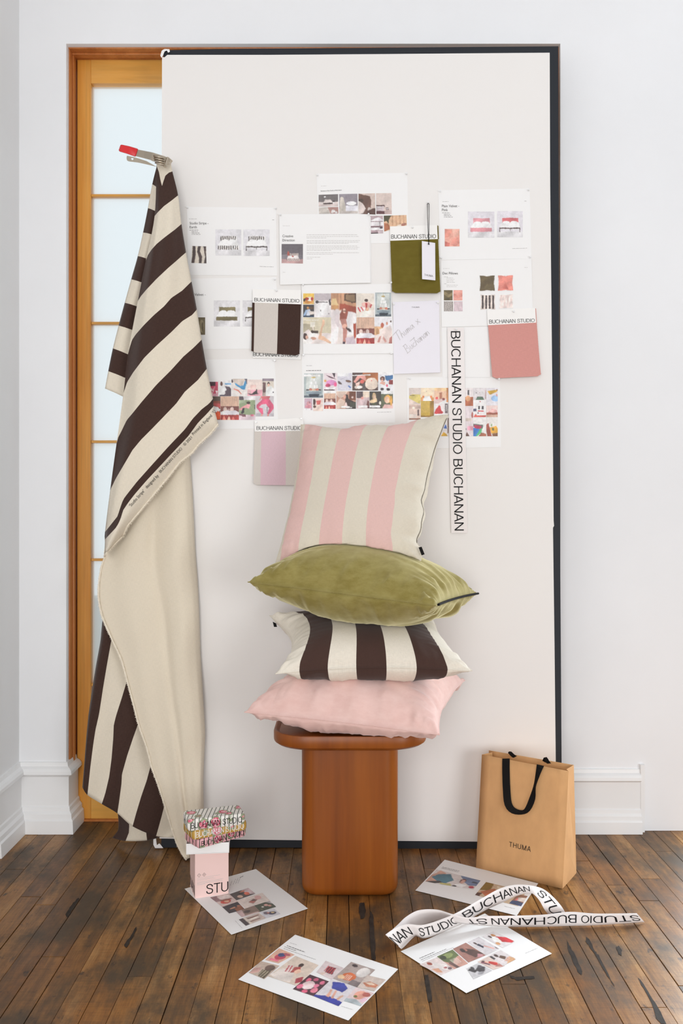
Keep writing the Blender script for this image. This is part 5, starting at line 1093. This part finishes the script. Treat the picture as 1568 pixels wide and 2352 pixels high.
def ribbon(pts, w, off, n, c, nseg=30):
    """flat ribbon: pts = (x, y, twist 0..1 of the width facing the camera)"""
    ctr = catmull([(x, y, k) for x, y, k in pts], nseg); V, F = [], []
    for i, p in enumerate(ctr):
        a, b = ctr[max(i - 1, 0)], ctr[min(i + 1, nseg)]
        tx, ty = b.x - a.x, b.y - a.y; L = math.hypot(tx, ty); nx, ny = -ty / L, tx / L
        k = p.z; o = n * (off + .012 * math.sin(math.pi * i / nseg))
        s = math.sqrt(max(0, 1 - k * k)) * .008
        V += [in_plane(c, p.x + nx * w * k / 2, p.y + ny * w * k / 2) + o + n * s, in_plane(c, p.x - nx * w * k / 2, p.y - ny * w * k / 2) + o - n * s * .3]
    for i in range(nseg): F.append((2 * i, 2 * i + 1, 2 * i + 3, 2 * i + 2))
    return V, F
V, F = ribbon([(1162.5, 1742, 1), (1163.5, 1775, 1), (1166, 1815, 1), (1170.5, 1845, .95), (1183, 1860, .75), (1203, 1864, .5), (1216, 1856, .8), (1226, 1832, .85), (1230.5, 1806, .45), (1235, 1785, .6), (1241.5, 1757, 1)], 17, .003, fn_, bagf)
bag.part('handle', V, F, M['black_tape'], solid=.0011)
bkf = [tbl, tbr, br_, bl_]
for q in ([(1171, 1732, 1), (1175, 1728.5, 1), (1182, 1735, 1), (1184, 1738, 1)], [(1250, 1749, 1), (1256, 1741, 1), (1261, 1749, 1), (1262, 1753, 1)]):
    V, F = ribbon(q, 8, .004, fn_, bkf, 8); bag.part('handle', V, F, M['black_tape'], solid=.0011)
q = [in_plane(bagf, x, y) + fn_ * .0052 for x, y in ((1170.5, 1932.5), (1220.5, 1944), (1219.5, 1956), (1170, 1943.5))]
v, f = letters(lambda a, b: bil(q, a, 1 - b), 'THUMA', 1.18); bag.part('lettering', v, f, M['ink'])

# ------------------------------------------------------------------ pink box and the floral bundles on it
yb = math.radians(19.4); bc = (-.358, 2.268)
pbx = Thing('gift_box', 'pale pink carton with a white folded lid under the floral bundles', 'box', (bc[0], bc[1], 0))
v, f = obox(bc, yb, .090, .080, .0006, .122); pbx.part('carton', v, f, M['pink_card'], bevel=.0008)
ca, sa = math.cos(yb), math.sin(yb)
def bface(u, z, side=False):
    if side: x, y = -.0453, .04 - .08 * u                 # left face, u from the back to the front
    else: x, y = -.045 + .09 * u, -.0403
    return Vector((bc[0] + x * ca - y * sa, bc[1] + x * sa + y * ca, z))
lc = (-.3585, 2.262); yl = math.radians(6)
v, f = merge(obox(lc, yl, .112, .092, .1195, .121), *[obox((lc[0] + dx * math.cos(yl) - dy * math.sin(yl), lc[1] + dx * math.sin(yl) + dy * math.cos(yl)), yl, w, d, .1215, .1475) for dx, dy, w, d in ((0, -.0455, .112, .0015), (0, .0455, .112, .0015), (-.0555, 0, .0012, .088), (.0555, 0, .0012, .088))])
pbx.part('lid', v, f, M['paper'], label='white folded lid')
v, f = letters(lambda a, b: bface(.33 + .66 * a, .008 + .026 * b), 'STU'); pbx.part('lettering', v, f, M['ink'])
v, f = letters(lambda a, b: bface(.04 + .90 * a, .006 + .028 * b, True), 'NAN'); pbx.part('lettering', v, f, M['ink'])
def strokes(segs, w):
    V, F = [], []
    for a, b in segs:
        t = (b - a).normalized(); s = t.cross(Vector((-sa, ca, 0)) * -1).normalized() * w; n = len(V)
        V += [a - s, b - s, b + s, a + s]; F.append((n, n + 1, n + 2, n + 3))
    return V, F
segs = []
for u0 in (.12, .27):
    d = [(u0, .066), (u0 - .052, .0612), (u0, .0564), (u0 + .052, .0612)]
    segs += [(bface(*d[i]), bface(*d[(i + 1) % 4])) for i in range(4)]
pbx.part('diamond_marks', *strokes(segs, .0003), M['ink_soft'])
v, f = merge(letters(lambda a, b: bface(.105 + .03 * a, .0596 + .0034 * b), 'T'), letters(lambda a, b: bface(.255 + .03 * a, .0596 + .0034 * b), 'B')); pbx.part('lettering', v, f, M['ink_soft'])
pbx.part('fine_print', *strokes([(bface(.06, z), bface(u, z)) for z, u in ((.0545, .74), (.051, .55), (.048, .6), (.0435, .84), (.041, .8), (.0385, .82), (.036, .3))], .0003), M['ink_pale'])
yc = math.radians(4)
v, f = obox((-.330, 2.272), yc, .034, .0016, .1225, .186); bxc = solo('card', v, f, material('beige_card', (206, 192, 168), .6), 'small beige card standing inside the pink carton behind the bundles', 'card', None, (-.330, 2.272, .1225))
cst = math.cos(yc)
v, f = letters(lambda a, b: Vector((-.318 + .008 * (1 - b) - .008, 2.2710 - .0004, .150 + .032 * a)), 'BOX'); o = mesh_obj('lettering', [p - Vector((-.330, 2.272, .1225)) for p in v], f, M['ink_soft']); o.parent = bxc

def bundle(label, c, yaw, z0, h, w, d, mat, ink, seed, tilt=0.0):
    t = Thing('fabric_bundle', label, 'wrapped bundle', (c[0], c[1], z0), 'floral bundles on the pink carton'); ca_, sa_ = math.cos(yaw), math.sin(yaw)
    def W(x, y, z):
        z += x * math.tan(tilt); return Vector((c[0] + x * ca_ - y * sa_, c[1] + x * sa_ + y * ca_, z0 + z))
    rings = []
    for k, (s, zz) in enumerate(((.965, 0), (.99, .003), (1.0, .3 * h), (1.0, h * .75), (.985, h - .002), (.95, h))):
        r = rring(0, 0, w / 2 * s - (0 if s > .97 else .001), d / 2 * s, .006, zz, 3); rings.append(r)
    V, F = loft(rings); rnd = random.Random(seed)
    V = [W(x, y, z + (.0009 * math.sin(x * 130 + seed) if z > h * .5 else 0)) for x, y, z in V]
    t.part('wrapping', V, F, M[mat], smooth=True, autosmooth=40)
    # folded wrapper ends
    for s in (-1, 1):
        V = [W(s * (w / 2 + .0004), -d * .36, h * .1), W(s * (w / 2 + .0004), d * .36, h * .1), W(s * (w / 2 + .0022), 0, h * .82), W(s * (w / 2 + .003), 0, h * .4)]
        t.part('folded_end', V, [(0, 1, 3), (0, 3, 2), (1, 2, 3)] if s < 0 else [(1, 0, 3), (3, 0, 2), (2, 1, 3)], M[mat])
    v, f = letters(lambda a, b: W(-w * .44 + w * .88 * a, -d / 2 - .0008 , h * .2 + h * .56 * b), 'BUCHANAN STUDIO'); t.part('lettering', v, f, M[ink])
    return t
bundle('lowest of the three floral bundles, pink wrapping with black lettering', (-.338, 2.250), math.radians(38), .1482, .024, .146, .078, 'floral_pink', 'ink', 1)
bundle('middle floral bundle, ochre striped wrapping with white lettering', (-.338, 2.240), math.radians(29), .1732, .025, .152, .078, 'floral_ochre', 'white_ink', 2)
bundle('topmost floral bundle, white striped wrapping with black lettering', (-.338, 2.222), math.radians(20), .1992, .028, .152, .074, 'floral_white', 'ink', 3)

# ------------------------------------------------------------------ printed sheets on the floor
def pf(x, y, layer): return PF(x, y, .0012 + layer * .0009)
def sub(c, u0, v0, u1, v1): return None
def floor_sheet(label, corners, layer, pics, rows, curl=None):
    s = Sheet('paper_sheet', corners, label, 'sheet', pf, layer, 'printed sheets on the floor', curl=None)
    for q, bg, sh in pics: s.photo(q, bg, sh)
    s.lines(rows, 'ink_mid'); return s
def k6(p): return (p[0] / 3.733 + 520, p[1] / 3.733 + 2110)
def k7(p): return (p[0] / 5.807 + 960, p[1] / 5.807 + 1980)
def k8(p): return (p[0] / 6.533 + 960, p[1] / 6.533 + 2130)
def kf(p): return (p[0] / 7.467 + 470, p[1] / 7.467 + 2030)
floor_sheet('printed sheet on the floor half under the pink carton', [(587.4, 1996), (707, 2086.6), (531, 2146.5), (423.7, 2041.4)], 0, [
    ([kf(p) for p in ((90, 235), (420, 165), (600, 335), (305, 400))], (216, 196, 190), [('r', .0, 0, .35, .5, (150, 120, 124)), ('e', .45, .62, .3, .16, (200, 72, 60), -10), ('r', .3, .1, .9, .35, (226, 216, 212)), ('e', .5, .62, .14, .08, (226, 180, 150)), ('r', .25, .42, .85, .52, (150, 96, 76))]),
    ([kf(p) for p in ((425, 180), (745, 70), (870, 170), (545, 285))], (84, 76, 74), [('p', [(.6, 0), (1, 0), (1, 1), (.75, .8)], (214, 192, 196)), ('e', .3, .7, .12, .2, (226, 190, 170)), ('e', .68, .62, .12, .24, (224, 116, 90)), ('e', .6, .2, .14, .1, (200, 130, 110)), ('r', .35, .3, .55, .5, (46, 44, 44))]),
    ([kf(p) for p in ((545, 290), (985, 155), (1130, 300), (700, 425))], (226, 212, 204), [('p', [(.28, .5), (.55, .3), (.66, .5), (.4, .75)], (166, 120, 110)), ('e', .42, .55, .1, .12, (196, 120, 110)), ('e', .72, .32, .12, .2, (228, 180, 176)), ('e', .5, .46, .08, .08, (110, 84, 80))]),
    ([kf(p) for p in ((300, 400), (560, 310), (690, 440), (420, 510))], (56, 50, 56), [('p', [(.5, .6), (1, .4), (1, 1), (.5, 1)], (140, 84, 58)), ('e', .45, .5, .2, .08, (214, 150, 120), -12), ('e', .85, .45, .1, .1, (170, 110, 84))]),
    ([kf(p) for p in ((535, 480), (850, 375), (960, 480), (635, 575))], (138, 116, 104), [('p', [(0, 0), (.3, 0), (.2, 1), (0, 1)], (206, 178, 176)), ('e', .45, .45, .16, .2, (84, 70, 68)), ('r', .2, .85, .9, 1, (196, 168, 162))]),
    ([kf(p) for p in ((850, 375), (1110, 295), (1225, 395), (955, 480))], (74, 80, 64), [('e', .35, .5, .07, .1, (214, 206, 196)), ('e', .6, .4, .12, .16, (216, 166, 156)), ('e', .75, .6, .1, .14, (196, 150, 136)), ('p', [(.7, 0), (1, 0), (1, .5)], (190, 184, 184)), ('e', .2, .75, .08, .08, (120, 110, 90))]),
    ([kf(p) for p in ((585, 615), (925, 500), (1050, 590), (705, 722))], (206, 188, 178), [('p', [(0, 0), (.2, 0), (.2, 1), (0, 1)], (70, 58, 62)), ('r', .2, .2, .9, .34, (140, 104, 92)), ('r', .3, .4, .8, .55, (232, 222, 210)), ('r', .2, .66, .8, .8, (150, 120, 110)), ('r', .22, .05, .32, 1, (226, 214, 200))]),
    ([kf(p) for p in ((940, 490), (1185, 425), (1300, 520), (1050, 590))], (214, 214, 220), [('e', .3, .35, .16, .22, (110, 100, 110)), ('e', .62, .55, .26, .24, (64, 62, 84)), ('e', .68, .5, .12, .12, (190, 170, 130)), ('e', .42, .4, .08, .1, (214, 140, 130))])],
    [(529, 2034, 533, 2022, .6), (535, 2032, 541, 2019, .6), (541, 2030, 547, 2016, .6), (546, 2029, 553, 2013, .6), (551, 2016, 559, 2012, 1.2), (540, 2115, 556, 2132, .5)])
floor_sheet('printed sheet lying foremost on the floor with blue and pink pictures', [(677.6, 2146.8), (914, 2225.8), (799.6, 2343.6), (547, 2249.5)], 0, [
    ([k6(p) for p in ((450, 255), (585, 310), (445, 385), (330, 355))], (224, 176, 152), [('e', .55, .5, .3, .26, (206, 70, 96)), ('e', .5, .35, .2, .16, (56, 66, 110)), ('e', .7, .2, .2, .1, (170, 80, 90)), ('r', .2, .75, .8, .9, (230, 120, 140))]),
    ([k6(p) for p in ((295, 365), (455, 405), (325, 520), (190, 465))], (198, 176, 160), [('e', .7, .3, .24, .22, (104, 80, 70)), ('p', [(.45, .5), (.9, .45), (.95, 1), (.5, .95)], (96, 84, 64)), ('s', .5, .5, .9, .95, 3, (190, 176, 150), .3), ('p', [(0, .6), (.3, .4), (.4, .7), (.1, 1)], (206, 160, 150))]),
    ([k6(p) for p in ((590, 320), (790, 400), (610, 580), (355, 495))], (224, 206, 190), [('p', [(.1, .6), (.5, .45), (.7, .95), (.3, 1), (.0, .9)], (232, 220, 212)), ('p', [(.15, .4), (.32, .36), (.4, .62), (.24, .66)], (236, 214, 210)), ('p', [(.17, .4), (.21, .39), (.29, .64), (.26, .65)], (196, 50, 60)), ('p', [(.26, .38), (.3, .37), (.38, .61), (.35, .62)], (196, 50, 60)), ('e', .5, .25, .08, .09, (60, 40, 38)), ('p', [(.38, .4), (.55, .3), (.66, .5), (.5, .6), (.42, .62)], (166, 70, 66)), ('e', .6, .5, .1, .1, (232, 190, 166)), ('p', [(.75, .75), (.9, .6), (1, .8), (.85, .95)], (180, 60, 76))]),
    ([k6(p) for p in ((850, 362), (1005, 425), (900, 525), (770, 460))], (222, 206, 206), [('p', [(.3, .3), (.7, .2), (.8, .7), (.4, .75)], (110, 50, 60)), ('s', .3, .25, .8, .7, 4, (206, 76, 84), .4), ('p', [(.3, .8), (.5, .7), (.4, 1), (.2, .95)], (240, 214, 200))]),
    ([k6(p) for p in ((1068, 372), (1275, 440), (1120, 590), (912, 515))], (176, 160, 154), [('e', .25, .12, .12, .07, (64, 50, 54)), ('e', .72, .3, .22, .26, (226, 220, 216)), ('e', .42, .68, .26, .2, (206, 106, 58)), ('s', .3, .6, .55, .85, 4, (240, 214, 200), .4), ('e', .2, .8, .14, .1, (226, 190, 150)), ('r', .6, .75, 1, 1, (120, 108, 108))]),
    ([k6(p) for p in ((715, 480), (880, 540), (745, 665), (568, 605))], (70, 34, 48), [('e', .2, .3, .1, .12, (220, 100, 130)), ('e', .45, .15, .1, .1, (214, 96, 130)), ('e', .8, .2, .1, .12, (216, 110, 140)), ('e', .4, .55, .26, .26, (244, 214, 214)), ('e', .8, .7, .14, .16, (226, 130, 150)), ('e', .15, .75, .12, .14, (220, 110, 140)), ('e', .5, .9, .12, .1, (210, 90, 120)), ('e', .7, .45, .1, .12, (224, 120, 150))]),
    ([k6(p) for p in ((900, 520), (1115, 590), (960, 752), (745, 665))], (222, 216, 220), [('p', [(.12, .1), (.5, .0), (.78, .18), (.72, .42), (.3, .4)], (52, 66, 160)), ('p', [(.2, .85), (.45, .75), (1, .8), (1, 1), (0, 1), (0, .9)], (44, 58, 158)), ('p', [(.35, .8), (.3, .45), (.36, .42), (.48, .8)], (226, 170, 146)), ('p', [(.55, .8), (.46, .45), (.52, .42), (.64, .78)], (222, 164, 142)), ('p', [(.72, .75), (.8, .5), (.86, .52), (.82, .8)], (226, 176, 150))]),
    ([k6(p) for p in ((1205, 485), (1365, 525), (1265, 625), (1120, 590))], (206, 190, 180), [('p', [(.1, .6), (.4, .4), (.9, .5), (.9, .75), (.4, .8)], (190, 120, 90)), ('p', [(.2, .55), (.5, .45), (.8, .55), (.5, .65)], (240, 214, 190))]),
    ([k6(p) for p in ((1110, 590), (1265, 640), (1150, 750), (1005, 705))], (228, 206, 206), [('e', .5, .4, .3, .3, (226, 160, 140)), ('e', .75, .25, .2, .16, (190, 100, 90)), ('e', .35, .55, .1, .08, (120, 120, 60)), ('p', [(0, .8), (.5, .7), (1, .9), (1, 1), (0, 1)], (176, 186, 190)), ('e', .85, .6, .14, .16, (226, 190, 206))])],
    [k6((518, 232)) + k6((672, 288)) + (1.6,), k6((498, 242)) + k6((600, 278)) + (1.2,), k6((490, 256)) + k6((765, 352)) + (.7,), k6((545, 208)) + k6((605, 226)) + (.5,), k6((985, 752)) + k6((1085, 782)) + (.5,)])
floor_sheet('printed sheet on the floor against the foot of the kraft bag', [(1021, 1974.5), (1235.5, 2029), (1186.5, 2103), (953.5, 2045)], 0, [
    ([k7(p) for p in ((250, 100), (832, 248), (735, 370), (92, 262))], (222, 214, 212), [('p', [(0, .5), (.1, 0), (.25, .1), (.2, .9), (0, 1)], (206, 160, 140)), ('p', [(.05, .6), (.12, .3), (.35, .1), (.5, .5), (.4, .9), (.2, .8)], (70, 120, 138)), ('p', [(.0, .95), (.25, .75), (.35, .85), (.2, 1)], (56, 50, 48)), ('p', [(.3, .9), (.5, .8), (.55, 1), (.3, 1)], (206, 196, 120)), ('p', [(.55, 0), (1, 0), (1, .6), (.85, .7), (.7, .4)], (112, 130, 164)), ('e', .68, .42, .06, .22, (110, 60, 54)), ('e', .69, .48, .04, .18, (232, 180, 164)), ('p', [(.58, .8), (.66, .7), (.8, .7), (.76, .98), (.62, .95)], (244, 238, 238)), ('e', .92, .8, .06, .12, (196, 60, 84)), ('e', .6, .95, .05, .08, (70, 60, 66)), ('r', .86, .25, .98, .4, (60, 70, 90))]),
    ([k7(p) for p in ((905, 268), (1440, 395), (1330, 590), (758, 440))], (206, 180, 150), [('p', [(0, 0), (.2, 0), (.24, .5), (0, .6)], (130, 100, 30)), ('p', [(.05, .7), (.3, .3), (.45, .5), (.3, 1)], (196, 110, 70)), ('p', [(.0, .8), (.12, .75), (.1, 1), (0, 1)], (90, 50, 40)), ('p', [(.3, .1), (.6, .1), (.6, .4), (.4, .4)], (230, 214, 190))]),
    ([k7(p) for p in ((1330, 430), (1460, 455), (1372, 592), (1212, 552))], (150, 104, 80), [('p', [(.3, .3), (1, .2), (1, .6), (.4, .6)], (226, 214, 204)), ('p', [(0, .7), (.4, .6), (1, .7), (1, 1), (0, 1)], (44, 66, 104)), ('e', .3, .5, .1, .14, (214, 110, 110))])],
    [k7((325, 68)) + k7((550, 122)) + (.8,), k7((312, 80)) + k7((540, 136)) + (.7,), k7((1150, 590)) + k7((1290, 625)) + (.5,)])
floor_sheet('printed sheet on the floor in front of the lettered ribbon', [(1113, 2098), (1267, 2190), (1070.5, 2280.8), (920, 2185)], 1, [
    ([k8(p) for p in ((20, 560), (310, 440), (540, 630), (340, 720))], (224, 208, 204), [('p', [(.2, .0), (.5, .2), (.9, .6), (.7, .9), (.4, .7)], (238, 228, 224)), ('e', .35, .18, .1, .12, (170, 80, 60)), ('p', [(.1, .5), (.4, .6), (.3, .9), (.1, .8)], (206, 150, 120)), ('e', .7, .72, .1, .06, (190, 110, 110)), ('e', .85, .85, .12, .08, (110, 84, 90))]),
    ([k8(p) for p in ((280, 440), (515, 335), (750, 545), (540, 630))], (206, 156, 140), [('p', [(0, 0), (1, 0), (1, .4), (.6, .5), (.3, .7), (0, .4)], (96, 110, 64)), ('e', .5, .2, .3, .14, (150, 164, 100)), ('e', .2, .2, .16, .14, (50, 56, 36)), ('e', .8, .62, .14, .14, (190, 140, 124)), ('p', [(.1, .6), (.3, .5), (.4, 1), (.2, 1)], (110, 80, 76)), ('s', .35, .45, .8, .8, 7, (238, 226, 216), .3)]),
    ([k8(p) for p in ((520, 325), (715, 232), (1015, 420), (755, 530))], (166, 118, 106), [('p', [(.3, .3), (.5, .2), (.9, .5), (1, .9), (.5, .9)], (86, 58, 52)), ('e', .5, .32, .1, .1, (180, 120, 104)), ('e', .36, .3, .12, .14, (52, 36, 36)), ('p', [(.6, .9), (.8, .75), (.95, .9), (.8, 1)], (196, 140, 144))]),
    ([k8(p) for p in ((740, 225), (910, 145), (1215, 325), (1030, 420))], (216, 210, 212), [('e', .3, .24, .07, .1, (70, 44, 40)), ('p', [(.25, .35), (.42, .3), (.5, .55), (.34, .62)], (40, 40, 64)), ('p', [(.5, .55), (.58, .5), (.85, .85), (.76, .9)], (226, 170, 160)), ('p', [(.85, .9), (1, .75), (1, 1)], (130, 110, 110)), ('s', .5, .15, .8, .4, 3, (150, 140, 144), .15)]),
    ([k8(p) for p in ((960, 140), (1130, 60), (1450, 215), (1270, 310))], (228, 222, 222), [('p', [(.3, .6), (.62, .3), (1, .6), (1, .95), (.8, .98)], (214, 40, 50)), ('p', [(.12, .5), (.4, .2), (.6, .4), (.4, .8)], (242, 236, 230)), ('e', .34, .2, .08, .1, (60, 40, 40)), ('e', .6, .2, .12, .1, (206, 140, 80)), ('e', .14, .7, .12, .1, (206, 150, 100))]),
    ([k8(p) for p in ((725, 620), (900, 540), (1110, 650), (830, 780))], (206, 204, 206), [('e', .35, .2, .12, .16, (60, 58, 62)), ('p', [(.0, .2), (.2, .1), (.5, .5), (.3, .6)], (50, 48, 52)), ('p', [(.4, .4), (.8, .2), (1, .5), (.7, .8), (.5, .7)], (66, 62, 68)), ('e', .5, .8, .16, .12, (160, 158, 164)), ('e', .8, .3, .12, .14, (96, 92, 98))]),
    ([k8(p) for p in ((890, 520), (1050, 440), (1300, 580), (1130, 640))], (222, 200, 190), [('e', .3, .2, .12, .12, (80, 50, 50)), ('p', [(.4, .4), (.6, .3), (.9, .6), (.7, .8), (.5, .7)], (206, 54, 48)), ('e', .36, .32, .1, .12, (226, 170, 150)), ('p', [(.05, .2), (.2, .1), (.4, .5), (.3, .6)], (120, 70, 86)), ('p', [(.4, .8), (.9, .7), (1, .9), (.8, 1)], (190, 130, 120))]),
    ([k8(p) for p in ((1050, 430), (1240, 345), (1470, 480), (1270, 580))], (222, 214, 214), [('p', [(.3, 1), (.9, .6), (1, .9), (.9, 1)], (228, 176, 130)), ('e', .38, .22, .1, .14, (70, 46, 42)), ('p', [(.36, .4), (.6, .3), (.75, .55), (.5, .7)], (110, 80, 64)), ('r', .0, .1, .16, .4, (56, 50, 56)), ('p', [(.4, .75), (.8, .6), (.8, .75), (.5, .9)], (226, 176, 156))])],
    [k8((20, 468)) + k8((245, 370)) + (1.4,), k8((40, 492)) + k8((420, 328)) + (1.2,), k8((60, 512)) + k8((530, 302)) + (.6,), (1206, 2190, 1234, 2178, .5)])

# ------------------------------------------------------------------ lettered ribbon on the floor
def k5(x, y, z): 
    X, Y = x / 2.45 + 860, y / 2.45 + 1950
    return P(X, Y, FPX * (EYE - z) / (Y - CY))
RT = [(1078, 368, .012), (1050, 322, .030), (1000, 266, .048), (940, 222, .062), (860, 203, .072), (780, 203, .070), (700, 225, .064), (600, 280, .060), (480, 350, .058), (380, 395, .055), (270, 428, .052), (180, 424, .054), (112, 448, .052), (64, 480, .048), (74, 476, .044), (128, 428, .042), (180, 380, .050), (250, 345, .058), (350, 342, .061), (440, 368, .062), (520, 386, .050), (640, 378, .040), (780, 376, .038), (950, 370, .038), (1100, 354, .036), (1250, 364, .034), (1475, 362, .030)]
RB = [(988, 378, .003), (958, 345, .024), (930, 295, .046), (903, 262, .060), (872, 248, .058), (805, 262, .040), (725, 298, .026), (622, 345, .016), (520, 402, .010), (420, 452, .007), (285, 502, .005), (226, 492, .010), (172, 530, .008), (150, 562, .004), (172, 545, .002), (215, 500, .003), (270, 455, .005), (330, 425, .009), (400, 412, .016), (470, 418, .022), (560, 428, .014), (650, 434, .004), (780, 439, .003), (950, 438, .003), (1100, 432, .003), (1250, 429, .003), (1518, 412, .003)]
NRB = 26 * 8
rt, rb = catmull([k5(*p) for p in RT], NRB), catmull([k5(*p) for p in RB], NRB)
rib = Thing('lettered_ribbon', 'looping white cotton ribbon lettered in black on the floor by the kraft bag', 'ribbon', k5(780, 440, 0))
V, F = [], []
for a, b in zip(rt, rb):
    for j in range(5): V.append(a.lerp(b, j / 4))
for i in range(NRB):
    for j in range(4): F.append((i * 5 + j, i * 5 + j + 1, i * 5 + j + 6, i * 5 + j + 5))
rib.part('strip', V, F, M['tape_cloth'], smooth=True, solid=.0007, uvs=[(0, 0)] * len(V))
def rib_pt(s, v, o):
    """s: index along the control points, v: 0 = lower edge, 1 = upper edge"""
    q = max(0, min(s * 8, NRB - .001)); i = int(q); f = q - i
    a, b = rt[i].lerp(rt[i + 1], f), rb[i].lerp(rb[i + 1], f)
    t = (rt[i + 1] - rt[i]) + (rb[i + 1] - rb[i]); n = t.cross(a - b).normalized()
    p = b.lerp(a, v)
    if n.dot(Vector((0, 0, EYE)) - p) < 0: n = -n
    return p + n * o
def rib_word(w, s0, s1, v0, v1, lo=0, hi=1):
    v, f = letters(lambda a, b: rib_pt(s0 + (s1 - s0) * a, v0 + (v1 - v0) * b, .0012), w); rib.part('lettering', v, f, M['ink'])
rib_word('NAN', 13.0, 11.0, .2, .82); rib_word('STUDIO', 10.3, 8.3, .2, .82); rib_word('BUCHANAN', 8.0, 3.9, .2, .82); rib_word('STU', 3.0, .4, .2, .8)
rib_word('STUDIO', 25.95, 24.45, .82, .22); rib_word('BUCHANAN', 24.25, 21.1, .82, .22); rib_word('ST', 20.9, 19.8, .82, .22)
